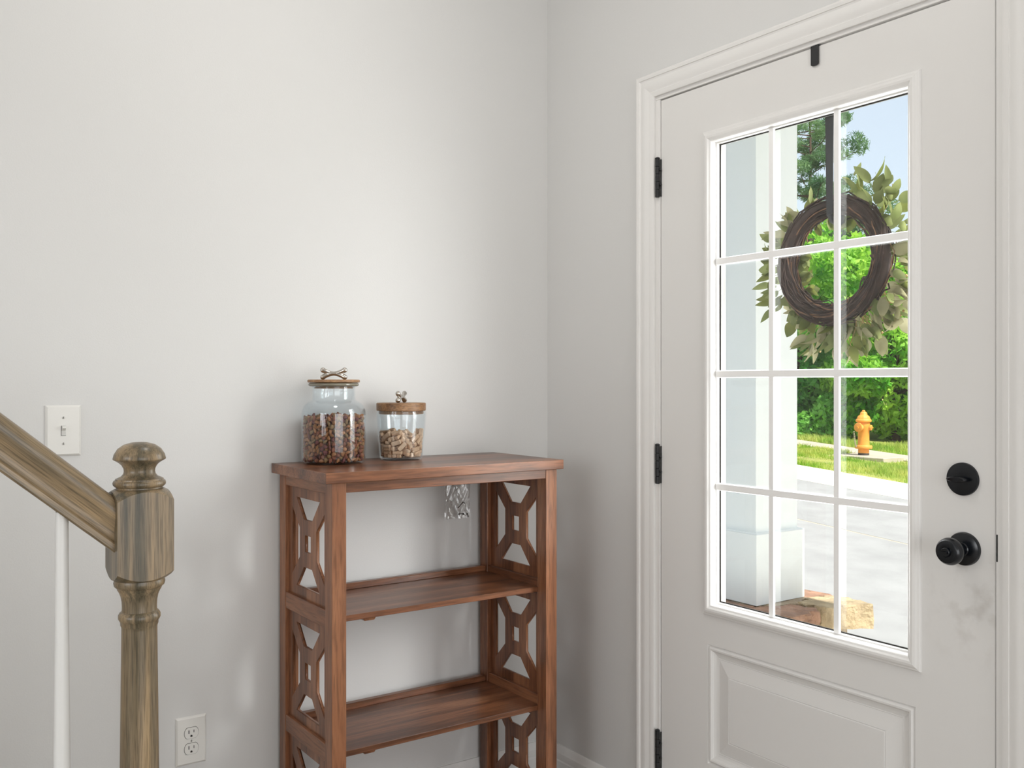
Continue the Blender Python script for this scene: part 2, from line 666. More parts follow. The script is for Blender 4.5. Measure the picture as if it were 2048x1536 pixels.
# door casing, three mitred lengths
CP = [(0.0, 0.0), (0.0, -0.010), (0.004, -0.0115), (0.013, -0.0125), (0.014, -0.0115), (0.018, -0.0120), (0.026, -0.0155), (0.036, -0.0165), (0.046, -0.0150),
      (0.050, -0.0165), (0.051, -0.0185), (0.058, -0.0195), (0.0615, -0.0185), (0.064, -0.015), (0.064, 0.0)]
trim = thing('trim_1', 'white moulded casing around the front door', None, (0, 0, 0), kind='structure')
CY0, CY1, CZ = -0.4944, -1.4490, DOOR_T + 0.014


def casing(name, pa, pb):
    """pa/pb(d) give the (y,z) of the two ends for a profile point d from the opening"""
    v = []
    n = len(CP)
    for p in (pa, pb):
        for (d, x) in CP:
            y, z = p(d)
            v.append((x, y, z))
    f = [(i, (i + 1) % n, n + (i + 1) % n, n + i) for i in range(n)] + [tuple(range(n)), tuple(range(n, 2 * n))]
    me = mesh_of(name, v, f, 'trim_paint')
    bm = bmesh.new()
    bm.from_mesh(me)
    bmesh.ops.recalc_face_normals(bm, faces=bm.faces)
    bm.to_mesh(me)
    bm.free()
    me.shade_smooth()
    me.set_sharp_from_angle(angle=math.radians(22))
    return link(name, me, trim)


casing('casing_leg', lambda d: (CY0 + d, 0.0), lambda d: (CY0 + d, CZ + d))
casing('casing_leg', lambda d: (CY1 - d, 0.0), lambda d: (CY1 - d, CZ + d))
casing('casing_head', lambda d: (CY0 + d, CZ + d), lambda d: (CY1 - d, CZ + d))
# jambs and stops
for (ya, yb, nm) in ((CY0 + 0.0, DOOR_Y0 + 0.0035, 'jamb'), (DOOR_Y1 - 0.0035, CY1, 'jamb')):
    box(nm, (-0.003, 0.14), (min(ya, yb), max(ya, yb)), (0.0, DOOR_T + 0.0038), 'trim_paint', trim, bevel=0.001)
box('head_jamb', (-0.003, 0.14), (CY1, CY0), (DOOR_T + 0.004, CZ + 0.002), 'trim_paint', trim, bevel=0.001)
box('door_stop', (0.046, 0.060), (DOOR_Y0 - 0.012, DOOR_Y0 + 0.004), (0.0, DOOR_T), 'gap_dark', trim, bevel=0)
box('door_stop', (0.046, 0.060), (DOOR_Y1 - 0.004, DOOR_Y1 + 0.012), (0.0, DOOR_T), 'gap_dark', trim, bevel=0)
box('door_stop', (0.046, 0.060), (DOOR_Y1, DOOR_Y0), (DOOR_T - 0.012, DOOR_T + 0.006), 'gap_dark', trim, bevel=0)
box('threshold', (-0.01, 0.16), (CY1, CY0), (0.0, 0.010), 'strap_black', trim, bevel=0.002)
sp = box('strike_plate', (-0.0035, 0.02), (-1.4372, -1.4335), (0.935, 0.988), 'hinge_black', trim, bevel=0.0008)
sp['label'] = 'small black strike plate in the jamb'

# ------------------------------------------------------------------ the door
door = thing('door_1', 'white front door with a twelve pane window', None, (0, 0, 0), kind='structure')
LY0, LY1, LZ0, LZ1 = -0.672, -1.277, 0.684, 1.923
PY0, PY1, PZ0, PZ1 = -0.6826, -1.2635, 0.302, 0.608
link('slab', holes_mesh('slab', [(DOOR_Y0, 0.012), (DOOR_Y1, 0.012), (DOOR_Y1, DOOR_T), (DOOR_Y0, DOOR_T)],
     [[(LY0, LZ0), (LY1, LZ0), (LY1, LZ1), (LY0, LZ1)], [(PY0, PZ0), (PY1, PZ0), (PY1, PZ1), (PY0, PZ1)]], 0.044, lambda u, v, w: (w, u, v), 'door_paint'), door)
PP = [(0, 0), (0.0022, 0.0045), (0.004, 0.0035), (0.009, -0.0015), (0.013, -0.001), (0.0165, 0.0025), (0.0175, 0.0050), (0.024, 0.0075), (0.031, 0.0090), (0.0325, 0.0075),
      (0.034, 0.0080), (0.070, 0.0010), (0.0712, 0.0024), (0.0725, 0.0012), (0.0735, 0.0006)]
rings('lower_panel', PY0, PY1, PZ0, PZ1, PP, 'door_paint', door, close=True)
rings('lower_panel', PY0, PY1, PZ0, PZ1, [(d, 0.044 - x) for d, x in PP], 'door_paint', door, close=True)
LP = [(-0.0005, 0.001), (0.0, -0.004), (0.0015, -0.0065), (0.005, -0.0075), (0.009, -0.0105), (0.014, -0.0120), (0.019, -0.0115), (0.0215, -0.0095), (0.0225, -0.0085),
      (0.0265, -0.0065), (0.028, -0.0045), (0.029, 0.0), (0.0295, 0.0105), (0.0325, 0.0110), (0.033, 0.0215)]
rings('lite_frame', LY0, LY1, LZ0, LZ1, LP, 'trim_paint', door)
rings('lite_frame', LY0, LY1, LZ0, LZ1, [(d, 0.044 - x) for d, x in LP[:-1]] + [(0.033, 0.0235)], 'trim_paint', door)
# dark glazing seal
GY0, GY1, GZ0, GZ1 = LY0 - 0.033, LY1 + 0.033, LZ0 + 0.033, LZ1 - 0.033
rings('glazing_seal', GY0 + 0.0005, GY1 - 0.0005, GZ0 - 0.0005, GZ1 + 0.0005, [(0, 0.0205), (0.0028, 0.0205), (0.0028, 0.0245), (0, 0.0245)], 'gap_dark', door)
# muntins: measured centre lines
MX0, MX1 = 0.0070, 0.0125
mun_z = [1.5880, 1.3010, 1.0140]
mun_y = [-0.8815, -1.0655]


def bar(name, yr, zr, back=0.0):
    for (xa, xb) in ((MX0 + back, MX1 - back),):
        hw = 0.0022
        if yr[1] - yr[0] > zr[1] - zr[0]:
            v = [(xa, yr[0], zr[0] + hw), (xa, yr[0], zr[1] - hw), (xb, yr[0], zr[1]), (xb, yr[0], zr[0])]
            w = [(p[0], yr[1], p[2]) for p in v]
        else:
            v = [(xa, yr[0] + hw, zr[0]), (xa, yr[1] - hw, zr[0]), (xb, yr[1], zr[0]), (xb, yr[0], zr[0])]
            w = [(p[0], p[1], zr[1]) for p in v]
        if xa > 0.02:
            v = [(xa + xb - p[0], p[1], p[2]) for p in v]
            w = [(xa + xb - p[0], p[1], p[2]) for p in w]
        f = [(0, 1, 2, 3), (7, 6, 5, 4)] + [(i, i + 4, (i + 1) % 4 + 4, (i + 1) % 4) for i in range(4)]
        me = mesh_of(name, v + w, f, 'grille_white')
        bm = bmesh.new()
        bm.from_mesh(me)
        bmesh.ops.recalc_face_normals(bm, faces=bm.faces)
        bm.to_mesh(me)
        bm.free()
        link(name, me, door)


for z in mun_z:
    bar('muntin', (GY1, GY0), (z - 0.0098, z + 0.0098))
for y in mun_y:
    bar('muntin', (y - 0.0088, y + 0.0088), (GZ0, GZ1), 0.0006)
ys = [GY0] + mun_y + [GY1]
zs = [GZ1] + mun_z + [GZ0]
for i in range(3):
    for j in range(4):
        box('pane', (0.0217, 0.0223), (ys[i + 1], ys[i]), (zs[j + 1], zs[j]), 'pane_glass', door, bevel=0)

# hinges
for zc in (1.835, 1.0568, 0.281):
    h = link('hinge', None, door)
    mb = MB()
    for k in range(5):
        za = zc - 0.052 + k * 0.0208
        mb.lathe([(0.0050, za), (0.0064, za + 0.0008), (0.0064, za + 0.0200), (0.0050, za + 0.0208)], 12, (-0.0075, -0.5062, 0))
    mb.lathe([(0.0066, zc + 0.052), (0.0066, zc + 0.055), (0.003, zc + 0.057)], 12, (-0.0075, -0.5062, 0))
    mb.build('barrel', 'hinge_black', h, smooth=40)
    box('leaf', (-0.0035, 0.030), (-0.5150, -0.5128), (zc - 0.0505, zc + 0.0505), 'hinge_black', h, bevel=0.0004)
    for dz in (0.020, -0.019):
        MB().lathe([(0.0025, -0.5180), (0.0032, -0.5165), (0.0016, -0.5165), (0.0016, -0.5110)], 8, (-0.0045, 0, zc + dz), axis=1).build('screw', 'hinge_black', h)

# deadbolt
db = link('deadbolt', None, door)
MB().lathe([(0.0328, 0.0), (0.0328, -0.0045), (0.0318, -0.0062), (0.0240, -0.0074), (0.012, -0.0080)], 48, (0, -1.3665, 1.0885), axis=0).build('rose', 'black_metal', db, smooth=35)
mb = MB()
n = 20
v = []
for (x, s) in ((-0.007, 0.8), (-0.013, 1.0), (-0.022, 0.98), (-0.0245, 0.8)):
    for k in range(n):
        a = 2 * PI * k / n
        v.append((x, -1.3640 + 0.0215 * s * math.cos(a), 1.0885 + 0.0058 * s * math.sin(a)))
f = [(i * n + k, i * n + (k + 1) % n, (i + 1) * n + (k + 1) % n, (i + 1) * n + k) for i in range(3) for k in range(n)] + [tuple(range(3 * n, 4 * n))]
mb.add(v, f).build('thumb_turn', 'black_metal', db, smooth=50)
# knob
kn = link('door_knob', None, door)
KC = (0, -1.3695, 0.9510)
MB().lathe([(0.0330, 0.0), (0.0330, -0.005), (0.0315, -0.0085), (0.0270, -0.0105), (0.0140, -0.012), (0.0125, -0.014)], 48, KC, axis=0).build('rose', 'black_metal', kn, smooth=35)
MB().lathe([(0.0120, -0.010), (0.0115, -0.030), (0.0150, -0.036), (0.0225, -0.041), (0.0262, -0.048), (0.0268, -0.054), (0.0255, -0.060), (0.0240, -0.0625), (0.0236, -0.0632),
            (0.0220, -0.0655), (0.0165, -0.0672), (0.0105, -0.0668), (0.0100, -0.0660)], 48, KC, axis=0).build('knob', 'black_metal', kn, smooth=35)
mb = MB().lathe([(0.0092, -0.066), (0.0088, -0.0705), (0.0080, -0.0715)], 24, KC, axis=0)
mb.box((-0.0765, -0.0700), (KC[1] - 0.0072, KC[1] + 0.0072), (KC[2] - 0.0016, KC[2] + 0.0016))
mb.build('turn_button', 'black_metal', kn, smooth=35)

# ------------------------------------------------------------------ over-door hanger
hg = thing('wreath_hanger', 'black metal strap hooked over the top of the front door', 'hanger', (0, -1.0165, 0))
v = []
TW = 0.0105
pts_in = [(-TW, 2.0045), (-TW * 0.55, 2.0018), (0, 2.0010), (TW * 0.55, 2.0018), (TW, 2.0045), (TW, 2.0475), (-TW, 2.0475)]
for x in (-0.0050, -0.0034):
    v += [(x, y, z) for y, z in pts_in]
n = len(pts_in)
f = [tuple(range(n)), tuple(range(2 * n - 1, n - 1, -1))] + [(i, i + n, (i + 1) % n + n, (i + 1) % n) for i in range(n)]
MB().add(v, f).build('inner_tab', 'strap_black', hg)
box('bridge', (-0.005, 0.0485), (-TW, TW), (2.0458, 2.0474), 'strap_black', hg, bevel=0.0002)
mb = MB()
prof = [(2.0474, 0.0120), (1.90, 0.0118), (1.70, 0.0088), (1.665, 0.0080)]
v = []
for z, w in prof:
    v += [(0.0470, -w - 0.0015, z), (0.0470, w - 0.0015, z), (0.0486, w - 0.0015, z), (0.0486, -w - 0.0015, z)]
f = [(i * 4 + k, i * 4 + (k + 1) % 4, i * 4 + (k + 1) % 4 + 4, i * 4 + k + 4) for i in range(3) for k in range(4)]
mb.add(v, f)
mb.build('outer_strap', 'strap_black', hg)
MB().tube([(0.0478, -0.0015, 1.668), (0.055, -0.0015, 1.655), (0.075, -0.0015, 1.648), (0.096, -0.0015, 1.655), (0.100, -0.0015, 1.675)], 0.006, 8).build('hook', 'strap_black', hg, smooth=60)

# ------------------------------------------------------------------ wreath
rng = random.Random(11)
WC = Vector((0.085, -1.001, 1.566))
wreath = thing('wreath', 'grapevine wreath with sage green leaves hanging outside the door glass', 'wreath', WC)
RM, RT = 0.128, 0.023


def ring_pt(a, b, r, rm=RM):
    # a around the wreath (in y,z), b around the tube
    rr = rm + r * math.cos(b)
    return Vector((r * math.sin(b), -rr * math.cos(a) * 1.02, rr * math.sin(a)))


mb = MB()
v = []
A, B = 60, 10
for i in range(A):
    for j in range(B):
        v.append(tuple(ring_pt(2 * PI * i / A, 2 * PI * j / B, RT * 0.78)))
f = [(i * B + j, i * B + (j + 1) % B, ((i + 1) % A) * B + (j + 1) % B, ((i + 1) % A) * B + j) for i in range(A) for j in range(B)]
mb.add(v, f)
mb.build('vine_core', 'twig', wreath, smooth=60)
for nm, mat, cnt in (('vine_twigs', 'twig', 120), ('vine_twigs', 'twig_light', 34)):
    mb = MB()
    for k in range(cnt):
        a0 = rng.uniform(0, 2 * PI)
        ln = rng.uniform(0.7, 2.4)
        b0 = rng.uniform(0, 2 * PI)
        tw = rng.uniform(-2.2, 2.2)
        r0 = RT * rng.uniform(0.8, 1.08)
        n = 14
        pts = []
        ra = rng.uniform(0, 6)
        for i in range(n):
            t = i / (n - 1)
            rr = r0 + 0.0025 * math.sin(ra + 9 * t)
            if t > 0.9 and rng.random() < 0.35:
                rr += 0.008
            pts.append(ring_pt(a0 + ln * t, b0 + tw * t, rr))
        mb.tube(pts, [rng.uniform(0.0011, 0.0021)] * n, 5)
    o = mb.build(nm, mat, wreath, smooth=60)
    o['kind'] = 'stuff'


def leaf_mesh(name, L, W, bend, fold, mat, tip=1.0):
    nx, ny = 7, 2
    v = []
    for i in range(nx + 1):
        t = i / nx
        w = W * (math.sin(PI * t ** 0.85) ** 0.75) * (1 - 0.15 * t * tip) + 0.0004
        for j in range(-1, 2):
            v.append((t * L, j * w / 2, bend * L * (t ** 2) * -1 + fold * abs(j) * w + 0.0008 * math.sin(9 * t + j * 2)))
    f = []
    for i in range(nx):
        for j in range(2):
            a = i * 3 + j
            f.append((a, a + 1, a + 4, a + 3))
    # a short stalk
    b = len(v)
    v += [(-0.012, -0.0008, 0), (-0.012, 0.0008, 0), (0.003, 0.0008, 0), (0.003, -0.0008, 0)]
    f.append((b, b + 1, b + 2, b + 3))
    return mesh_of(name, v, f, mat, 80)


LEAVES = {}
for mat in ('leaf_sage', 'leaf_dusty', 'leaf_olive'):
    LEAVES[mat] = [leaf_mesh('leaf', 0.046, 0.027, 0.25, 0.14, mat), leaf_mesh('leaf', 0.050, 0.022, 0.4, 0.2, mat, 1.5), leaf_mesh('leaf', 0.040, 0.029, -0.2, 0.1, mat)]


def place_leaf(p, d, roll, mat, s=1.0):
    me = rng.choice(LEAVES[mat])
    o = link('leaf', me, wreath)
    d = d.normalized()
    up = Vector((1, 0, 0))
    side = up.cross(d)
    if side.length < 1e-3:
        side = Vector((0, 1, 0))
    side.normalize()
    nrm = d.cross(side).normalized()
    R = Matrix((d, side, nrm)).transposed() @ Matrix.Rotation(roll, 3, 'X')
    o.matrix_local = Matrix.Translation(p) @ R.to_4x4() @ Matrix.Scale(s, 4)
    return o


# sprays of leaves; angles run from the hinge side (0) up over the top
def spray(a0, a1, n, reach0, reach1, mats, fwd=(-0.004, 0.03), lean=0.5, s=(0.85, 1.15), out=(0.3, 1.0)):
    for k in range(n):
        a = a0 + (a1 - a0) * (k + rng.random()) / n
        rad = Vector((0, math.cos(a), math.sin(a)))
        tan = Vector((0, -math.sin(a), math.cos(a)))
        r = RM + rng.uniform(reach0, reach1)
        p = rad * r + Vector((rng.uniform(*fwd), 0, 0))
        d = rad * rng.uniform(*out) + tan * rng.uniform(-1, 1) * lean + Vector((rng.uniform(-0.35, 0.45), 0, 0))
        place_leaf(p, d, rng.uniform(-0.9, 0.9), rng.choice(mats), rng.uniform(*s))


SG, OL, DU = 'leaf_sage', 'leaf_olive', 'leaf_dusty'
spray(0.60, 1.15, 9, 0.012, 0.035, [SG, OL, DU], lean=0.8)
spray(0.30, 0.75, 8, 0.020, 0.055, [DU, SG])
spray(1.75, 2.7, 24, 0.010, 0.070, [SG, OL, SG])
spray(2.7, 3.6, 26, 0.012, 0.060, [OL, SG, DU])
spray(3.6, 4.3, 40, 0.008, 0.085, [DU, DU, SG])
spray(4.3, 5.15, 50, 0.004, 0.085, [DU, SG, OL])
spray(5.15, 5.75, 20, 0.006, 0.055, [OL, SG, DU])
spray(-0.55, 0.42, 34, 0.024, 0.078, [OL, SG, OL], fwd=(-0.004, 0.022), lean=0.35, s=(0.7, 0.95), out=(0.8, 1.2))
# leaves that show inside the ring
for k in range(26):
    a = rng.choice([rng.uniform(-0.75, 0.6), rng.uniform(0.9, 2.3), rng.uniform(-0.7, 0.4)])
    rad = Vector((0, math.cos(a), math.sin(a)))
    p = rad * (RM - 0.018) + Vector((0.012, 0, 0))
    place_leaf(p, -rad + Vector((0.1, rng.uniform(-0.6, 0.6), rng.uniform(-0.8, 0.2))), rng.uniform(-0.8, 0.8), rng.choice([SG, OL, OL]), rng.uniform(0.75, 1.0))
# an upright sprig on the latch side of the top
for (py, pz, dy, dz, s) in ((-0.128, 0.158, -0.05, 1, 0.85), (-0.122, 0.140, 0.3, 1, 0.85), (-0.140, 0.140, -0.7, 0.8, 0.75), (-0.085, 0.118, 0.9, 0.9, 1.25), (-0.155, 0.118, -1, 0.35, 1.0), (-0.080, 0.10, 0.5, 1.0, 1.2), (-0.10, 0.115, -0.9, 0.3, 1.1)):
    place_leaf(Vector((0.02, py, pz)), Vector((0.05, dy, dz)), 0.2, SG, s)
mb = MB()
for k in range(46):
    a = rng.uniform(3.5, 5.3)
    rad = Vector((0, math.cos(a), math.sin(a)))
    tan = Vector((0, -math.sin(a), math.cos(a)))
    p0 = rad * (RM + 0.005) + Vector((rng.uniform(0.01, 0.04), 0, 0))
    e = p0 + rad * rng.uniform(0.03, 0.085) + tan * rng.uniform(-0.07, 0.07)
    mb.tube([p0, (p0 + e) / 2 + Vector((0.006, 0, 0)), e], [0.0013, 0.001, 0.0007], 4)
mb.tube([Vector((0.03, -0.10, 0.085)), Vector((0.03, -0.125, 0.12)), Vector((0.03, -0.135, 0.16))], 0.0012, 5)
for k in range(26):
    a = rng.choice([rng.uniform(4.15, 4.4), rng.uniform(3.4, 3.9), rng.uniform(4.9, 5.4)])
    rad = Vector((0, math.cos(a), math.sin(a)))
    c = rad * (RM + rng.uniform(0.04, 0.095)) + Vector((rng.uniform(0.01, 0.04), 0, 0))
    mb.lathe([(0.001, -0.003), (0.0034, 0), (0.001, 0.003)], 6, c)
o = mb.build('dried_stems', 'straw', wreath)
o['kind'] = 'stuff'

# ------------------------------------------------------------------ bookcase
BX, BY = -0.5635, -0.182
bc = thing('bookcase', 'brown wooden open bookcase with fretwork sides in the corner', 'bookcase', (BX, BY, 0))
XL, XR = -0.888 - BX, -0.229 - BX
YF, YB = -0.346 - BY, -0.018 - BY
PW = 0.0365
box('top', (-0.910 - BX, -0.217 - BX), (-0.361 - BY, -0.017 - BY), (1.0452, 1.0704), 'bookcase_wood_x', bc, bevel=0.0014, seg=2)
for (xa, xb) in ((XL, XL + PW), (XR - PW, XR)):
    box('post', (xa, xb), (YF, YF + 0.040), (0.0, 1.0452), 'bookcase_wood_z', bc, bevel=0.0016, seg=2)
    box('post', (xa, xb), (YB - 0.038, YB), (0.0, 1.0452), 'bookcase_wood_z', bc, bevel=0.0016, seg=2)
box('apron', (XL + PW, XR - PW), (YF + 0.001, YF + 0.022), (1.0205, 1.0452), 'bookcase_wood_x', bc, bevel=0.001)
box('back_rail', (XL + PW, XR - PW), (YB - 0.022, YB), (1.0205, 1.0452), 'bookcase_wood_x', bc, bevel=0.001)
SY0, SY1 = YF + 0.040, YB - 0.038
RAILS = [(1.016, 1.0452), (0.699, 0.741), (0.3825, 0.4245), (0.066, 0.108)]
for side in (0, 1):
    for (za, zb) in RAILS:
        xa = XL + 0.0015 if side == 0 else XR - PW + 0.004
        box('side_rail', (xa, xa + 0.031), (SY0, SY1), (za, zb), 'bookcase_wood_y', bc, bevel=0.001)
pc = (SY0 + SY1) / 2
pw = (SY1 - SY0) / 2
ph = 0.1375


def tr(pts, sy=1, sz=1):
    return [(sy * a, sz * b) for a, b in pts]


trap = [(-0.0725, 0.112), (0.0725, 0.112), (0.0255, 0.059), (-0.0255, 0.059)]
slot = [(0.100, 0.086), (0.100, -0.086), (0.0510, -0.037), (0.0510, 0.037)]
rect = [(-0.0178, 0.021), (0.0178, 0.021), (0.0178, -0.021), (-0.0178, -0.021)]
fret = holes_mesh('fret_panel', [(-pw, -ph), (pw, -ph), (pw, ph), (-pw, ph)], [trap, tr(trap, 1, -1), slot, tr(slot, -1, 1), rect], 0.0085,
                  lambda u, v, w: (w - 0.00425, u, v), 'bookcase_wood_z')
for side in (0, 1):
    for k in range(3):
        zc = (RAILS[k][0] + RAILS[k + 1][1]) / 2
        x = XL + 0.0095 + 0.00425 if side == 0 else XR - 0.0180
        link('fret_panel', fret, bc, (x, pc, zc))
for zt in (0.722, 0.398, 0.096):
    s = box('shelf', (XL + PW * 0.75, XR - PW * 0.75), (YF + 0.038, YB - 0.012), (zt - 0.0142, zt), 'bookcase_wood_x', bc, bevel=0.001)
    box('back_lip', (XL + PW, XR - PW), (YB - 0.030, YB - 0.012), (zt, zt + 0.0165), 'bookcase_wood_x', s, bevel=0.001)
    mbb = MB()
    xa, xb = -0.789 - BX, -0.752 - BX
    zb0, zb1 = zt - 0.0225, zt - 0.0142
    y0, y1 = YF + 0.048, YB - 0.03
    v = [(xa, y0 - 0.004, zb1), (xb, y0 - 0.004, zb1), (xb - 0.003, y0, zb0), (xa + 0.008, y0, zb0)]
    v += [(p[0], y1, p[2]) for p in v]
    mbb.add(v, [(0, 3, 2, 1), (4, 5, 6, 7), (0, 4, 7, 3), (1, 2, 6, 5), (3, 7, 6, 2), (0, 1, 5, 4)])
    mbb.build('batten', 'bookcase_wood_y', s)

# clear hardware bag taped below the top
bag = thing('plastic_bag', 'small clear plastic bag of screws hanging under the bookcase top', 'bag', (-0.372, -0.062, 0.90))
NX, NZ = 22, 30
brng = np.random.RandomState(5)
ph1 = brng.uniform(0, 6, 12)
for sgn in (-1, 1):
    v = []
    for j in range(NZ + 1):
        for i in range(NX + 1):
            u = i / NX * 2 - 1
            t = j / NZ
            wdt = 0.044 * (1 - 0.03 * math.sin(5 * t))
            belly = (1 - u * u) ** 0.7 * (0.002 + 0.013 * math.sin(PI * min(1, (1 - t) * 1.05)) ** 1.2)
            wr_ = 0.0
            for q in range(6):
                wr_ += math.sin(ph1[q] + (u * (2.5 + q * 1.7) + t * (4.5 + 2.1 * q)) * 2) * 0.0011 / (1 + 0.2 * q)
                wr_ += math.sin(ph1[q + 6] + (u * (3 + q * 2.0) - t * (3.0 + 2.6 * q)) * 2) * 0.0009
            v.append((u * wdt, sgn * belly + wr_ * (1 - u ** 6), -0.012 + t * 0.150))
    f = [(j * (NX + 1) + i, j * (NX + 1) + i + 1, (j + 1) * (NX + 1) + i + 1, (j + 1) * (NX + 1) + i) for j in range(NZ) for i in range(NX)]
    MB().add(v, f).build('plastic_sheet', 'bag_plastic', bag, smooth=180)
for k in range(3):
    x = 0.006 + 0.022 * (k % 3) * 0.6
    z = 0.000 + 0.011 * (k // 3)
    mb = MB().lathe([(0.0028, 0), (0.0028, 0.002), (0.0015, 0.002), (0.0015, 0.012)], 8, axis=0)
    mb.build('screw', 'hydrant_dark', bag, loc=(x, 0, z), rot=(0, 0.5 * k, 0.3))
mb = MB().tube([(0.002, 0, 0.018), (0.020, 0, 0.034), (0.026, 0, 0.030)], 0.0013, 6)
mb.build('hex_key', 'hydrant_dark', bag)

# ------------------------------------------------------------------ jars
def arc(cx, cz, r, a0, a1, n):
    return [(cx + r * math.cos(a0 + (a1 - a0) * i / n), cz + r * math.sin(a0 + (a1 - a0) * i / n)) for i in range(n + 1)]


def bone_mesh(name, L, H, mat):
    """a cast dog bone lying along x: arched shaft, two lobes one above the other at each end"""
    bm = bmesh.new()
    n = 18
    R0 = 0.0072
    for i in range(n + 1):
        t = i / n * 2 - 1
        x = t * (L / 2 - R0)
        sp = (H / 2 - R0) * abs(t) ** 1.7
        r = 0.0058 + (R0 - 0.0058) * abs(t) ** 4
        for sz in (-1, 1):
            bmesh.ops.create_uvsphere(bm, u_segments=14, v_segments=10, radius=r, matrix=Matrix.Translation((x, 0, sz * sp)))
    me = bpy.data.meshes.new(name)
    bm.to_mesh(me)
    bm.free()
    ob = link('tmp', me)
    md = ob.modifiers.new('r', 'REMESH')
    md.mode = 'VOXEL'
    md.voxel_size = 0.0011
    sm = ob.modifiers.new('s', 'SMOOTH')
    sm.iterations = 6
    sm.factor = 0.5
    dg = bpy.context.evaluated_depsgraph_get()
    dg.update()
    out = bpy.data.meshes.new_from_object(ob.evaluated_get(dg))
    bpy.data.objects.remove(ob, do_unlink=True)
    out.name = name
    out.materials.clear()
    out.materials.append(M(mat))
    out.shade_smooth()
    return out


bone_handle = bone_mesh('bone_handle', 0.071, 0.0325, 'silver')
TOP_Z = 1.0704
J1 = Vector((-0.7765, -0.1080, TOP_Z))
jar1 = thing('kibble_jar', 'tall glass jar full of brown kibble with bone handle lid', 'jar', J1)
k1 = 0.00130
outer = [(0.001, 0.0), (0.070, 0.0), (0.0775, 0.0022), (0.0818, 0.0080), (0.0828, 0.014), (0.0828, 0.128), (0.0815, 0.139), (0.0770, 0.149), (0.0700, 0.157), (0.0620, 0.1615), (0.0570, 0.1640), (0.0555, 0.1680),
         (0.0552, 0.196), (0.0565, 0.1985), (0.0610, 0.1995), (0.0640, 0.2020), (0.0645, 0.2050), (0.0630, 0.2075), (0.0580, 0.2085)]
inner = [(0.0535, 0.2070), (0.0528, 0.1950), (0.0528, 0.1680), (0.0548, 0.1620), (0.0610, 0.1590), (0.0690, 0.1545), (0.0755, 0.1470), (0.0795, 0.1380), (0.0805, 0.128), (0.0805, 0.014), (0.078, 0.008), (0.070, 0.006), (0.001, 0.006)]
MB().lathe(outer + inner, 64, cap=False).build('glass_body', 'jar_glass', jar1, smooth=50)
MB().lathe([(0.0560, 0.2008), (0.0610, 0.1995), (0.0640, 0.2012), (0.0650, 0.2042), (0.0640, 0.2072), (0.0600, 0.2088), (0.0560, 0.2080)], 64, cap=False).build('glass_rim', 'jar_rim', jar1, smooth=60)
lid1 = MB().lathe([(0.0005, 0.1940), (0.0490, 0.1940), (0.0500, 0.1948), (0.0500, 0.1968), (0.0470, 0.1975), (0.0470, 0.2090), (0.0655, 0.2095), (0.0672, 0.2110), (0.0672, 0.2150), (0.0655, 0.2168), (0.0005, 0.2168)], 56, cap=False)
lid1 = lid1.build('lid', 'lid_wood', jar1, smooth=35)
hb = link('bone_handle', bone_handle, lid1, (0.0, 0.0, 0.2326), (0, 0, math.radians(-34.9)))
J2 = Vector((-0.5790, -0.1080, TOP_Z))
jar2 = thing('biscuit_jar', 'short glass jar of bone biscuits with thick wooden lid', 'jar', J2)
outer2 = [(0.001, 0.0), (0.0510, 0.0), (0.0550, 0.0015), (0.0572, 0.0060), (0.0580, 0.012), (0.0618, 0.050), (0.0655, 0.088), (0.0678, 0.110), (0.0684, 0.120), (0.0680, 0.127), (0.0665, 0.1320), (0.0655, 0.1330)]
inner2 = [(0.0640, 0.1325), (0.0655, 0.120), (0.0630, 0.088), (0.0595, 0.050), (0.0558, 0.012), (0.054, 0.008), (0.001, 0.008)]
MB().lathe(outer2 + inner2, 64, cap=False).build('glass_body', 'jar_glass', jar2, smooth=50)
lid2 = MB().lathe([(0.0005, 0.1240), (0.0590, 0.1240), (0.0605, 0.1255), (0.0605, 0.1332), (0.0658, 0.1334), (0.0668, 0.1346), (0.0668, 0.1530), (0.0655, 0.1545), (0.0005, 0.1548)], 56, cap=False)
lid2 = lid2.build('lid', 'lid_wood', jar2, smooth=35)
link('bone_handle', bone_handle, lid2, (0.0, 0.0, 0.1705), (0, 0, math.radians(44)))

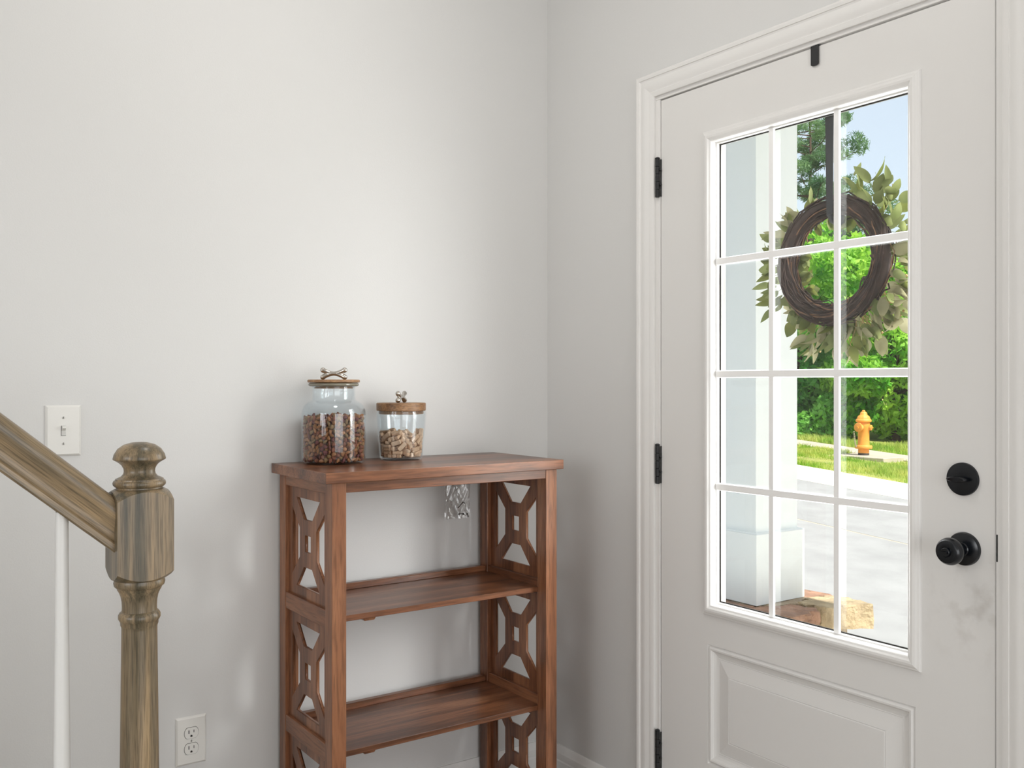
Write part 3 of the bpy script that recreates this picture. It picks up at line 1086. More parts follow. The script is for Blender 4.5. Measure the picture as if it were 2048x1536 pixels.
# fillings of the jars: resting poses (x, y, z in 0.1 mm and rotations in 1/100 rad)
BIS_POSE = (
    '380 21 130 0 0 -9 189 366 152 157 0 -223 -308 368 151 157 0 75 -312 -239 131 314 0 84 11 -411 152 157 0 -118 333 230 130 0 0 120 -24 421 144 -314 -10 84 -425 46 130 0 0 '
    '101 -220 -330 130 0 0 84 344 -193 130 0 0 304 269 329 232 -89 14 -212 -455 238 229 -117 118 -174 -383 -125 130 0 -314 84 -4 -124 162 122 0 -226 143 -10 151 -157 0 230 105 '
    '399 151 -157 0 -223 -521 67 309 -30 -168 17 -313 -372 217 0 0 244 250 -325 137 -10 0 295 487 131 224 -141 26 188 -51 229 182 -71 -22 272 -462 -139 217 0 -314 -123 58 -259 '
    '215 -268 70 119 361 -225 224 -18 -313 -18 291 126 217 0 0 10 -120 106 130 0 314 -61 -109 -412 196 -14 27 -121 221 -433 209 -23 24 -272 401 -89 152 157 0 305 16 429 255 '
    '-28 -4 109 -210 11 130 0 0 253 -228 -471 393 131 237 -59 413 -109 264 -18 -312 -18 322 280 280 -229 34 63 -271 278 154 164 0 -240 -343 -266 325 157 0 -247 -75 -60 217 35 '
    '-2 87 332 20 308 105 -301 -11 144 402 283 27 306 111 -368 225 283 -141 7 -212 -474 -140 304 0 0 -130 139 -247 261 -81 -10 -115 -60 157 261 85 -297 -37 -149 424 257 -191 '
    '-48 -219 -297 150 308 -138 -193 56 37 -36 287 -35 -8 -249 482 -190 361 -165 17 -196 68 303 357 -28 -8 111 -236 459 339 -152 -71 50 -306 29 239 157 0 55 292 -319 337 -85 0 '
    '-68 442 -266 511 18 26 107 -6 439 338 27 4 -204 -328 390 434 302 -40 75 -299 -94 296 0 85 55 392 -188 395 149 -23 -192 365 228 338 -224 0 91 35 453 439 17 304 75 -483 '
    '-143 391 0 0 -129 -106 26 314 202 -57 62 221 -147 358 -70 -60 -88 255 358 377 249 20 104 -205 170 402 194 -30 -92 -361 -387 483 -173 31 235 169 -479 302 -131 -21 30 409 '
    '169 388 -88 20 -207 189 406 463 2 9 90 -442 82 473 -61 30 -77 -87 -422 280 17 -289 -134 272 -469 557 -131 -92 36 339 282 453 -68 4 115 -77 284 441 -193 16 228 -213 -68 '
    '362 -242 18 -85 12 -473 393 213 80 85 235 -80 412 226 -13 -39 250 459 543 9 -311 -51 -342 273 520 120 -14 233 -153 -240 293 125 269 54 137 -314 396 243 -8 209 516 -75 512 '
    '28 95 160 -138 227 416 122 11 230 -396 206 497 -121 -14 -92 -55 -432 464 16 118 217 -2 -76 417 222 36 -63 496 124 438 23 -242 -145 -353 221 638 -194 -15 231 -425 -130 479 '
    '-1 -8 -271 100 -433 454 88 -18 197 528 117 567 -133 -72 167 208 242 520 -77 24 -234 -337 52 576 -55 -65 271 -277 -206 465 -192 0 73 279 -351 464 -242 18 -96 372 57 502 -5 '
    '-75 141 434 335 616 135 97 -106 -466 -33 577 136 -25 -68 -172 -315 402 5 36 -287 215 -160 514 -89 -13 -38 182 107 384 209 -72 -23 -203 247 535 -121 -9 -89 -220 -382 536 '
    '102 55 218 111 -409 572 -7 -225 34 51 43 514 79 -37 -74 8 456 522 -19 -5 104 -283 464 600 -145 260 61 -42 -249 527 57 55 180 211 -291 580 67 11 -87 118 59 459 -76 271 -67 '
    '-130 447 542 -152 -41 -212 -527 144 644 167 -46 -188 10 -205 584 46 250 -154 505 -206 665 128 56 -206 86 318 563 1 9 80 -248 273 639 36 -8 -92 -125 27 532 254 -52 82 55 '
    '-70 638 -240 2 193 242 186 578 -78 297 73 -90 454 650 -7 -41 -183 -297 -3 633 49 70 -53 -177 -317 577 90 76 199 369 -137 574 32 80 146 76 297 653 305 4 -44 -45 181 671 67 '
    '-52 237 -403 -221 576 191 9 -265 -79 -157 630 111 -64 -154 400 -80 632 36 235 -164 53 491 711 145 89 -105 -227 83 715 -103 -206 7 -358 -285 617 122 -26 55 152 -339 658 96 '
    '-31 200 211 360 697 -99 49 -14 229 498 675 -152 21 272 -328 -81 711 -50 -49 297 -290 -360 667 40 259 67 208 -24 640 81 66 -83 364 256 695 -5 78 -101 -350 311 726 193 -8 '
    '-92 -521 -171 672 147 51 184 -31 -117 724 237 -26 -99 249 76 647 69 79 -101 82 169 746 -5 -308 128 -179 12 730 -200 96 19 -166 -186 674 -75 107 207 187 -95 686 -93 -44 '
    '253 455 -13 698 -104 70 176 -81 462 740 284 -28 -115 -358 -390 747 -54 13 239 118 -531 598 135 245 12 407 -359 724 207 173 -20 338 -232 731 -33 67 -253 ')
KIB_POSE = (
    '587 62 116 658 314 125 461 368 118 414 589 117 168 568 128 -62 720 117 -158 635 117 -369 629 136 -416 426 117 -672 261 118 -577 109 117 -717 -93 119 -516 -288 117 -543 '
    '-479 116 -344 -486 117 -208 -704 120 -4 -600 117 210 -705 130 350 -474 117 538 -487 117 522 -282 128 704 -130 123 532 267 125 490 502 130 286 565 118 82 722 116 -53 585 '
    '141 -272 669 131 -323 504 122 -620 382 120 -543 227 130 -722 19 131 -563 -167 118 -625 -366 117 -438 -396 117 -371 -629 124 -125 -573 124 76 -717 116 238 -539 120 435 '
    '-579 119 448 -380 116 673 -249 119 591 -63 119 715 202 134 366 461 118 224 686 117 60 590 116 -177 719 180 -223 543 133 -544 477 131 -498 330 117 -708 137 116 -595 -21 '
    '117 -650 -280 180 -408 -453 198 -399 -605 225 -250 -576 116 -59 -722 116 131 -601 119 322 -647 118 438 -471 180 617 -371 116 561 -176 124 722 84 131 606 177 139 584 425 '
    '117 55 587 215 -140 578 209 -305 631 229 -456 558 117 -619 311 202 -619 170 188 -616 -103 186 -708 -191 159 -547 -383 189 -459 -559 135 -182 -560 209 -4 -728 207 58 -592 '
    '197 386 -622 210 475 -349 213 575 -441 207 711 -208 211 724 -22 129 634 261 209 566 486 220 415 417 200 150 674 195 -303 497 229 -416 497 198 -508 293 223 -706 229 230 '
    '-596 39 204 -728 -71 220 -525 -250 211 -524 -511 215 -300 -507 205 -114 -671 194 63 -587 297 253 -616 191 311 -497 208 651 -334 206 590 -208 213 720 -88 229 527 223 229 '
    '537 362 202 351 523 212 340 652 176 48 589 316 -59 725 218 -451 380 219 -592 426 224 -722 101 211 -587 -42 276 -532 -292 308 -486 -566 318 -374 -462 295 -202 -700 257 -87 '
    '-727 289 255 -698 258 396 -452 275 603 -398 308 573 -154 318 745 32 258 574 107 231 644 376 246 462 491 277 451 592 216 223 546 214 -48 635 274 -226 546 276 -510 542 233 '
    '-579 91 289 -731 7 298 -568 -169 272 -642 -356 272 -270 -536 295 -281 -645 193 -51 -573 240 161 -625 240 340 -578 286 505 -551 216 527 -266 279 708 -167 319 634 2 212 683 '
    '252 315 469 360 283 269 676 247 171 604 292 55 724 229 -146 567 330 -412 602 270 -414 450 293 -667 338 320 -557 -198 374 -563 -460 295 -377 -589 336 -305 -667 287 -60 '
    '-625 361 122 -738 221 237 -533 286 543 -484 324 466 -365 315 652 -286 295 642 69 303 700 151 232 483 419 365 364 633 308 176 559 391 160 728 295 -138 719 299 -262 684 320 '
    '-473 554 354 -544 340 321 -595 228 278 -707 121 307 -455 -364 260 -304 -663 392 -177 -706 366 153 -707 329 155 -574 354 458 -568 322 392 -440 376 665 -196 403 580 -62 280 '
    '710 161 346 580 311 301 440 577 361 376 443 307 108 665 370 -56 581 383 -379 629 372 -436 396 379 -553 468 314 -564 163 367 -725 -109 321 -693 -227 268 -604 -398 363 -156 '
    '-588 308 38 -727 315 235 -576 416 294 -673 361 514 -294 377 654 -316 393 672 -49 346 582 38 387 562 162 338 537 519 364 276 528 297 258 674 346 46 584 425 -131 665 397 '
    '-313 497 342 -602 408 394 -604 271 399 -639 51 375 -621 -85 363 -661 -302 370 -464 -396 355 -388 -614 452 135 -711 426 390 -585 393 493 -400 425 603 -407 422 578 -81 423 '
    '733 49 377 526 253 388 589 437 427 322 500 388 180 724 432 142 625 486 -4 734 326 -380 515 421 -595 442 500 -648 337 481 -692 218 359 -577 -129 460 -702 -210 377 -433 '
    '-400 460 -423 -498 397 -118 -576 439 -33 -736 401 311 -493 417 574 -456 507 554 -189 421 690 6 457 585 158 444 645 345 382 489 550 477 250 640 454 -22 633 500 -209 705 '
    '468 -258 604 389 -525 501 421 -499 321 426 -732 104 416 -577 -8 462 -594 -248 455 -507 -305 416 -482 -562 476 -223 -549 388 -133 -716 460 49 -628 393 343 -640 461 572 '
    '-128 535 741 -94 423 714 123 464 690 239 439 408 401 470 363 632 428 61 584 563 -9 733 426 -179 558 446 -325 653 472 -538 234 486 -700 224 465 -726 -17 421 -718 -129 435 '
    '-516 -332 521 -540 -483 406 -320 -486 402 -41 -743 530 109 -576 463 245 -698 480 514 -526 421 433 -478 476 565 144 546 644 343 487 520 344 445 369 529 482 245 518 477 -46 '
    '744 541 -129 656 518 -439 588 471 -426 413 479 -679 265 576 -611 129 453 -649 -73 517 -429 -409 568 -624 -382 460 -366 -497 505 -226 -640 459 -25 -640 475 201 -612 525 '
    '281 -522 514 619 -386 593 657 -327 498 696 -206 511 604 422 553 489 428 525 204 705 551 83 724 505 -110 560 549 -374 628 561 -293 489 487 -516 355 528 -603 160 548 -743 '
    '-19 531 -544 -236 562 -548 -471 515 -231 -521 500 -160 -726 585 30 -569 562 194 -715 603 365 -469 565 449 -378 533 514 -283 479 664 -80 523 583 26 486 700 221 538 338 653 '
    '533 55 727 614 -189 557 636 -239 593 539 -420 414 590 -639 372 608 -586 114 636 -627 36 549 -707 -167 554 -623 -384 568 -400 -607 565 -308 -665 544 -77 -628 562 86 -736 '
    '523 309 -660 565 425 -599 526 576 -251 554 720 -133 606 583 17 591 652 320 600 534 257 507 440 574 564 -41 655 601 -251 704 578 -401 514 551 -518 517 540 -557 254 596 '
    '-720 116 527 -571 -134 585 -685 -270 494 -350 -478 615 -287 -562 590 -188 -621 551 85 -655 613 148 -564 611 514 -522 563 487 -301 620 684 -265 595 660 21 655 747 -6 570 '
    '515 274 607 391 618 643 376 455 572 166 705 655 -300 505 606 -550 421 620 -597 333 698 -705 162 616 -724 -75 631 -675 -272 605 -547 -437 616 -320 -660 654 -132 -568 643 '
    '-20 -722 639 176 -564 713 463 -562 638 452 -425 629 699 -193 699 601 -79 652 680 99 570 488 336 694 534 506 594 306 543 583 197 558 577 -64 579 671 -239 708 721 -534 210 '
    '702 -722 123 710 -590 -40 629 -680 -270 711 -445 -405 675 -479 -541 592 -209 -644 664 5 -736 753 140 -575 817 365 -599 649 451 -592 752 597 -296 652 559 -132 755 732 119 '
    '672 632 201 616 544 395 628 339 487 674 278 672 625 42 634 704 -140 721 637 -296 627 646 -502 523 644 -723 43 627 -651 -163 664 -489 -320 626 -415 -594 679 -252 -527 686 '
    '-115 -720 702 100 -734 689 251 -631 659 367 -450 686 614 -422 770 565 -177 644 728 24 746 563 121 667 553 466 713 425 425 673 257 573 684 131 575 650 -155 647 724 -281 '
    '519 702 -485 539 751 -479 321 644 -649 225 681 -613 -363 693 -514 -524 688 -357 -469 726 -161 -573 753 -10 -590 666 336 -653 752 271 -519 620 563 -475 666 669 -300 735 '
    '726 -84 708 667 138 745 624 368 709 396 511 763 262 688 733 168 613 751 -51 726 698 -170 550 754 -411 590 661 -489 422 714 -694 274 780 -583 47 717 -722 -130 731 -266 '
    '-534 790 -207 -703 761 72 -622 740 216 -695 732 303 -532 727 481 -466 726 533 -258 736 666 -147 799 581 42 756 696 252 701 420 406 784 346 615 763 260 523 770 -9 725 800 '
    '-48 594 772 -362 652 746 -506 319 765 -580 469 735 -589 -74 737 -713 -221 825 -493 -314 734 -567 -452 734 -43 -621 754 138 -719 806 300 -485 843 535 -518 828 605 -319 833 '
    '745 -48 840 563 168 783 580 240 696 576 405 807 474 550 677 203 554 855 84 734 727 -122 719 822 -432 584 829 -382 452 682 -540 219 815 -644 160 772 -724 -3 736 -602 -277 '
    '782 -539 -497 845 -291 -520 886 -167 -657 845 257 -603 802 416 -494 801 450 -353 735 534 -214 844 643 -39 782 671 330 805 516 289 778 514 513 795 260 678 843 155 706 816 '
    '-207 557 867 -276 605 777 -398 436 779 -623 386 809 -576 89 820 -742 -84 832 -541 -204 675 -503 -298 837 -453 -420 782 -345 -640 756 31 -591 841 35 -727 867 514 -395 818 '
    '701 -252 840 666 -87 898 692 221 832 477 360 861 441 599 820 320 488 856 150 714 922 76 582 809 -252 688 846 -395 484 894 -655 358 925 -552 171 919 -728 82 816 -646 -130 '
    '822 -610 -392 808 -370 -459 830 -275 -678 851 -87 -577 849 -78 -729 814 205 -551 903 396 -627 855 566 -80 870 657 75 835 585 279 862 451 488 881 357 634 894 266 557 945 '
    '-99 581 862 -151 671 912 -301 495 819 -519 466 834 -448 381 859 -704 179 873 -547 -163 798 -654 -310 877 -355 -448 944 -442 -559 782 -178 -560 896 -86 -685 915 258 -501 '
    '987 318 -577 907 488 -330 923 698 -257 972 507 246 949 563 462 901 356 453 948 258 683 949 7 600 878 52 725 888 -274 497 945 -550 394 913 -606 280 866 -739 116 985 -642 '
    '-12 827 -592 -209 894 -561 -374 902 -376 -625 850 -343 -664 967 53 -740 976 134 -663 901 419 -597 982 433 -523 902 567 -263 942 625 -184 921 711 161 917 -330 -78 1217 343 '
    '639 999 126 568 925 -51 730 924 -311 581 902 -515 521 930 -494 284 915 -637 134 973 -588 39 912 -707 -171 926 -446 -354 929 -464 -561 898 -247 -509 981 -61 -725 1019 89 '
    '-558 948 261 -697 865 489 -440 957 600 -444 904 475 -202 1029 727 59 926 567 152 886 575 347 943 65 632 986 20 733 1007 -247 702 961 -426 599 945 -443 374 967 -685 240 '
    '949 -534 -57 1016 -716 -180 1041 -517 -269 954 -480 -455 928 29 -11 1170 -212 -699 947 9 -637 953 311 -665 988 408 -402 867 642 -355 960 603 -195 1041 745 -47 968 542 126 '
    '989 659 339 1041 433 348 972 127 145 1177 -143 536 985 -351 635 1007 8 125 1164 -575 296 988 -561 63 1018 -729 17 910 -653 -323 983 -506 -532 1014 -356 -562 969 -177 -714 '
    '1044 -675 -315 1186 195 -720 970 371 -463 967 583 -445 1027 657 -302 1070 552 -104 990 579 26 920 684 297 933 473 463 978 440 579 963 -439 -114 1190 35 742 1122 -340 411 '
    '1018 -699 203 1059 -441 56 1073 -742 -73 991 -121 106 1175 -525 -365 1008 -334 -378 1039 -190 -593 1018 -68 -551 975 180 -616 997 313 -586 1049 561 -469 1144 76 -129 1174 '
    '701 -145 1019 161 -15 1161 611 227 967 505 319 1046 377 432 1054 264 436 1034 184 535 1021 -220 603 993 -323 532 1058 -402 191 1072 -645 -65 965 -568 -90 902 -599 -447 '
    '981 -206 -359 1093 -292 -667 1074 -91 -620 1052 130 -713 1069 110 -250 1153 498 -531 1039 522 -305 1038 697 -203 1116 639 -15 1011 708 213 1037 280 114 1152 499 528 1053 '
    '-198 19 1243 126 722 1047 -53 610 974 -353 639 1124 -425 483 1010 -598 426 1003 -423 -74 1082 -544 -439 1085 -423 -454 1034 -406 -606 1053 -19 -271 1154 34 -594 1050 201 '
    '-426 1071 488 -545 1165 184 -141 1174 639 -88 1117 415 -96 1084 647 117 1008 583 241 1082 364 299 1064 420 603 1084 106 331 1145 68 515 1043 -141 725 1021 -168 224 1153 '
    '-599 431 1129 -517 177 1045 -679 11 1046 -443 -206 1047 -295 -556 1093 1 -477 1058 23 -723 1091 133 -510 1044 419 -598 1101 401 -348 1021 663 -300 1173 531 -102 1097 728 '
    '62 1044 674 275 1142 576 436 1019 90 66 1240 236 690 1052 -56 470 1055 -249 676 1076 -76 206 1213 -532 504 1043 -462 290 1052 -727 103 1111 -360 16 1143 -598 -180 1002 '
    '-173 -556 1127 -15 -724 1210 107 -603 1130 225 -661 1088 474 -419 1078 235 -241 1139 102 -48 1252 644 167 1132 398 57 1099 591 359 1126 199 228 1152 223 595 1116 -15 584 '
    '1077 -75 677 1084 -205 351 1095 -443 584 1063 -114 -9 1164 -578 234 1098 -230 -85 1155 -626 -357 1089 -444 -334 1083 -410 -616 1166 55 -374 1113 334 -668 1149 179 -348 '
    '1131 583 -371 1114 361 -244 1086 739 -48 1092 502 7 1039 438 188 1053 475 415 1109 315 542 1055 -19 374 1130 -152 575 1091 -258 526 1146 -421 390 1091 -325 293 1079 -681 '
    '252 1146 -530 -2 1113 -655 -254 1084 -139 -110 1218 -487 -543 1114 -140 -222 1154 -90 -712 1126 347 -473 1064 297 -349 1081 277 -77 1235 719 80 1149 518 128 1096 415 140 '
    '1167 219 68 1224 326 658 1124 139 426 1077 -160 604 1186 -92 313 1159 -508 520 1143 -288 178 1136 -661 324 1047 -609 99 1101 -614 -108 1081 -540 -252 1081 -340 -282 1097 '
    '-143 -471 1044 -179 -710 1175 -48 -51 1258 202 -700 1178 567 -213 1142 727 -31 1207 487 0 1143 295 -16 1152 448 250 1144 571 480 1138 280 478 1131 100 626 1117 -237 463 '
    '1049 -318 590 1228 -628 -4 1167 -640 348 1179 -239 55 1155 -721 -86 1115 -335 -161 1117 -482 -391 1177 -32 -136 1176 -89 -234 1243 -38 -565 1138 -148 -450 1160 48 -241 '
    '1237 281 -442 1155 606 41 1094 561 245 1190 394 -81 1193 229 332 1103 35 245 1168 3 647 1172 -149 454 1129 143 516 1144 -387 281 1160 -542 350 1093 -418 129 1177 -521 130 '
    '1170 -516 -141 1127 -448 -228 1155 -139 -335 1201 -279 -646 1174 -74 -384 1112 325 -552 1158 220 -541 1117 617 -395 1226 203 -305 1227 306 -145 1144 716 177 1218 499 340 '
    '1195 406 495 1152 201 706 1150 -56 527 1156 -154 725 1148 -308 397 1139 -393 476 1163 -499 264 1171 -742 1 1174 -332 92 1229 -605 -415 1190 -378 -421 1128 -386 -304 1204 '
    '-260 -458 1100 94 -721 1178 119 -470 1147 82 -382 1211 398 -371 1133 719 -138 1188 593 -9 1196 538 114 1194 320 226 1125 480 564 1195 208 411 1181 -259 679 1182 -265 280 '
    '1189 -430 585 1187 -502 410 1197 -636 159 1193 49 453 1161 -663 -167 1177 -269 -255 1166 -529 -506 1205 -353 -519 1188 -283 -387 1179 30 -525 1202 403 -607 1222 330 -296 '
    '1185 496 -295 1167 441 -198 1141 647 73 1237 ')


def poses(txt, rot):
    val = [int(q) for q in txt.split()]
    w = 6 if rot else 3
    return [(Vector((val[i] / 1e4, val[i + 1] / 1e4, val[i + 2] / 1e4)), tuple(q / 100 for q in val[i + 3:i + w])) for i in range(0, len(val), w)]


from mathutils import Euler
krng = random.Random(4)


def kibble_mesh(i, mat):
    bm = bmesh.new()
    bmesh.ops.create_icosphere(bm, subdivisions=2, radius=1.0)
    r_ = random.Random(100 + i)
    sx, sy, sz = [(1.15, 1.05, 0.62), (1.35, 0.72, 0.70), (0.95, 0.95, 0.85), (1.2, 0.95, 0.6)][i % 4]
    ph = r_.uniform(0, 6)
    for v in bm.verts:
        a = math.atan2(v.co.y, v.co.x)
        k = 1 + r_.uniform(-0.05, 0.05) + (0.16 * math.cos(3 * a + ph) if i % 4 in (0, 3) else 0.0) - (0.18 * math.exp(-(v.co.x * 2.2) ** 2) if i % 4 == 1 else 0.0)
        v.co = Vector((v.co.x * sx, v.co.y * sy, v.co.z * sz)) * k * 0.0060
    me = bpy.data.meshes.new('kibble')
    bm.to_mesh(me)
    bm.free()
    me.materials.append(M(mat))
    me.shade_smooth()
    return me


KIB = [kibble_mesh(i, 'kibble_%d' % (i % 5)) for i in range(20)]
to_c = Vector((cam.location.x - J1.x, cam.location.y - J1.y, 0.6)).normalized()
kp = [p for p, r in poses(KIB_POSE, False)]
# pieces against the front of the glass first
kp.sort(key=lambda p: -(p.xy.length if p.xy.dot(to_c.xy) > 0 else -1) - 0.6 * p.dot(to_c) - (0.05 if p.z > 0.118 else 0))
for p in kp[:300]:
    o = link('kibble', krng.choice(KIB), None, J1 + p, (krng.uniform(0, 6.3), krng.uniform(0, 6.3), krng.uniform(0, 6.3)))
    tag(o, 'small brown kibble piece showing against the front of the tall jar', 'kibble', 'kibble pieces in the tall jar')
vv, ff, mi = [], [], []
for p in kp[300:]:
    q = krng.randrange(20)
    me = KIB[q]
    R = Euler((krng.uniform(0, 6.3), krng.uniform(0, 6.3), krng.uniform(0, 6.3))).to_matrix()
    b = len(vv)
    vv += [tuple(R @ v.co + p) for v in me.vertices]
    ff += [tuple(i + b for i in g.vertices) for g in me.polygons]
    mi += [q % 5] * len(me.polygons)
heap = bpy.data.meshes.new('kibble_heap')
heap.from_pydata(vv, [], ff)
for q in range(5):
    heap.materials.append(M('kibble_%d' % q))
heap.polygons.foreach_set('material_index', mi)
heap.shade_smooth()
tag(link('kibble_heap', heap, None, J1), 'brown kibble filling the inside of the tall jar', 'kibble', kind='stuff')


def biscuit_mesh(mat):
    hl, R, T = 0.0135, 0.0037, 0.0085
    outl = []
    for (cx_, cy_, a0, a1) in ((hl - R, R * 0.72, -0.6, 2.2), (-hl + R, R * 0.72, 0.95, 3.75), (-hl + R, -R * 0.72, 2.55, 5.35), (hl - R, -R * 0.72, 4.1, 6.9)):
        for i in range(5):
            a = a0 + (a1 - a0) * i / 4
            outl.append((cx_ + R * math.cos(a), cy_ + R * math.sin(a)))
    n = len(outl)
    v = []
    for (s, z) in ((0.84, -T / 2), (1.0, -T / 2 + 0.0012), (1.0, T / 2 - 0.0012), (0.84, T / 2)):
        v += [(x * (1 - (1 - s) * 0.35), y * s, z) for x, y in outl]
    f = [tuple(reversed(range(n))), tuple(range(3 * n, 4 * n))]
    f += [(i * n + k, i * n + (k + 1) % n, (i + 1) * n + (k + 1) % n, (i + 1) * n + k) for i in range(3) for k in range(n)]
    return mesh_of('dog_biscuit', v, f, mat, 40)


BIS = [biscuit_mesh('biscuit'), biscuit_mesh('biscuit_pale')]
brn = random.Random(21)
for p, r in poses(BIS_POSE, True):
    o = link('dog_biscuit', brn.choice(BIS), None, J2 + p, r)
    tag(o, 'small tan bone-shaped biscuit in the short jar', 'biscuit', 'biscuits in the short jar')

# ------------------------------------------------------------------ switch and outlet
sw = thing('light_switch', 'white toggle light switch plate above the handrail', 'light switch', (-1.4035, 0.0, 1.1685))


def wall_plate(parent, w, h):
    v = []
    for (s, y) in ((0, 0.0), (0, -0.0022), (0.0045, -0.0062)):
        v += [(-w / 2 + s, y, -h / 2 + s), (w / 2 - s, y, -h / 2 + s), (w / 2 - s, y, h / 2 - s), (-w / 2 + s, y, h / 2 - s)]
    f = [(i * 4 + k, i * 4 + (k + 1) % 4, i * 4 + (k + 1) % 4 + 4, i * 4 + k + 4) for i in range(2) for k in range(4)] + [(8, 9, 10, 11)]
    MB().add(v, f).build('plate', 'plastic_white', parent)


wall_plate(sw, 0.0755, 0.117)
box('toggle_recess', (-0.0052, 0.0052), (-0.0066, -0.0040), (-0.0120, 0.0120), 'screw_white', sw, bevel=0.0004)
rings_v = MB()
rings_v.box((-0.0050, -0.0042), (-0.0070, -0.0062), (-0.0118, 0.0118)).box((-0.0050, 0.0050), (-0.0070, -0.0062), (-0.0118, -0.0110))
rings_v.build('toggle_shadow_gap', 'gap_dark', sw)
v = [(-0.0040, -0.0062, 0.0000), (0.0040, -0.0062, 0.0000), (0.0040, -0.0062, 0.0100), (-0.0040, -0.0062, 0.0100), (-0.0034, -0.0175, 0.0060), (0.0034, -0.0175, 0.0060), (0.0034, -0.0160, 0.0105), (-0.0034, -0.0160, 0.0105)]
MB().add(v, [(0, 1, 5, 4), (1, 2, 6, 5), (2, 3, 7, 6), (3, 0, 4, 7), (4, 5, 6, 7)]).build('toggle', 'plastic_white', sw)


def screw(parent, x, z, ang):
    s = MB().lathe([(0.0030, 0.0), (0.0030, -0.0010), (0.0022, -0.0016)], 14, (x, -0.0060, z), axis=1)
    s.build('screw', 'screw_white', parent, smooth=40)
    c, q = math.cos(ang), math.sin(ang)
    v = [(x + 0.0026 * c * i - 0.0005 * q * j, -0.0079, z + 0.0026 * q * i + 0.0005 * c * j) for i, j in ((-1, -1), (1, -1), (1, 1), (-1, 1))]
    MB().add(v, [(0, 1, 2, 3)]).build('screw_slot', 'gap_dark', parent)


screw(sw, 0, 0.030, 1.3)
screw(sw, 0, -0.030, 1.4)
ou = thing('wall_outlet', 'white duplex power outlet low on the wall beside the newel post', 'outlet', (-1.1120, 0.0, 0.3900))
wall_plate(ou, 0.0755, 0.119)
for zc in (0.0195, -0.0195):
    pts = []
    for k in range(32):
        a = 2 * PI * k / 32
        x = 0.0172 * math.cos(a)
        z = max(-0.0135, min(0.0135, 0.0172 * math.sin(a)))
        pts.append((x, z + zc))
    v = [(x, -0.0050, z) for x, z in pts] + [(x, -0.0078, z) for x, z in pts]
    v2 = [(x * 1.05, -0.0064, (z - zc) * 1.06 + zc) for x, z in pts]
    MB().add(v2, [tuple(range(32))]).build('socket_gap', 'gap_dark', ou)
    s = MB().add(v, [(k, (k + 1) % 32, 32 + (k + 1) % 32, 32 + k) for k in range(32)] + [tuple(range(32, 64))]).build('socket', 'plastic_white', ou)
    mb = MB()
    mb.box((-0.0075, -0.0055), (-0.0082, -0.0075), (zc - 0.001, zc + 0.0075)).box((0.0050, 0.0066), (-0.0082, -0.0075), (zc + 0.0005, zc + 0.0070))
    gp = [(0.0026 * math.cos(a) - 0.0004, zc - 0.0070 + 0.0026 * math.sin(a)) for a in [PI * i / 8 for i in range(9)]] + [(-0.0030, zc - 0.0093), (0.0022, zc - 0.0093)]
    mb.add([(x, -0.0082, z) for x, z in gp], [tuple(range(len(gp)))])
    mb.build('socket_slots', 'slot_black', s)
screw(ou, 0, 0.0, 1.5)

# ------------------------------------------------------------------ stair railing
SRX, SRY = -1.4255, -0.8000
sr = thing('stair_railing', 'grey-brown oak stair railing with newel post and white balusters', 'railing', (SRX, SRY, 0))
mpp = 1.53 / 1900.0


def nz(py):
    return 1.2785 - (py - 766) * mpp


# turned finial
fin = [(0.0005, nz(884) - 0.0), (0.012, nz(884.6)), (0.024, nz(889)), (0.033, nz(897)), (0.0385, nz(908)), (0.0402, nz(917)), (0.0396, nz(918.6)), (0.036, nz(921)), (0.031, nz(925)), (0.0268, nz(930)), (0.0240, nz(937)), (0.0236, nz(942)), (0.0246, nz(947)),
       (0.0280, nz(952)), (0.0340, nz(955.5)), (0.0366, nz(957)), (0.0368, nz(959)), (0.0392, nz(961)), (0.0404, nz(965)), (0.0398, nz(969)), (0.0370, nz(972.5)), (0.0350, nz(973.5)), (0.0350, nz(979))]
MB().lathe(fin, 48, cap=False).build('newel_finial', 'oak_z', sr, smooth=45)
# square block with turned shoulders
hb_ = 0.0428
zt_, zb_ = nz(976), nz(1158)
NB = 24
v = []
f = []


def drop(x, y):
    r = math.hypot(x, y)
    return max(0.0, (r - 0.036)) ** 1.25 * 1.75


idx = {}
for face, zz, sg in ((0, zt_, -1), (1, zb_, 1)):
    for i in range(NB + 1):
        for j in range(NB + 1):
            x = -hb_ + 2 * hb_ * i / NB
            y = -hb_ + 2 * hb_ * j / NB
            idx[(face, i, j)] = len(v)
            v.append((x, y, zz + sg * drop(x, y)))
for i in range(NB):
    for j in range(NB):
        f.append((idx[(0, i, j)], idx[(0, i + 1, j)], idx[(0, i + 1, j + 1)], idx[(0, i, j + 1)]))
        f.append((idx[(1, i, j)], idx[(1, i, j + 1)], idx[(1, i + 1, j + 1)], idx[(1, i + 1, j)]))
for i in range(NB):
    f.append((idx[(1, i, 0)], idx[(1, i + 1, 0)], idx[(0, i + 1, 0)], idx[(0, i, 0)]))
    f.append((idx[(1, i + 1, NB)], idx[(1, i, NB)], idx[(0, i, NB)], idx[(0, i + 1, NB)]))
    f.append((idx[(1, 0, i + 1)], idx[(1, 0, i)], idx[(0, 0, i)], idx[(0, 0, i + 1)]))
    f.append((idx[(1, NB, i)], idx[(1, NB, i + 1)], idx[(0, NB, i + 1)], idx[(0, NB, i)]))
MB().add(v, f).build('newel_block', 'oak_z', sr, smooth=40)
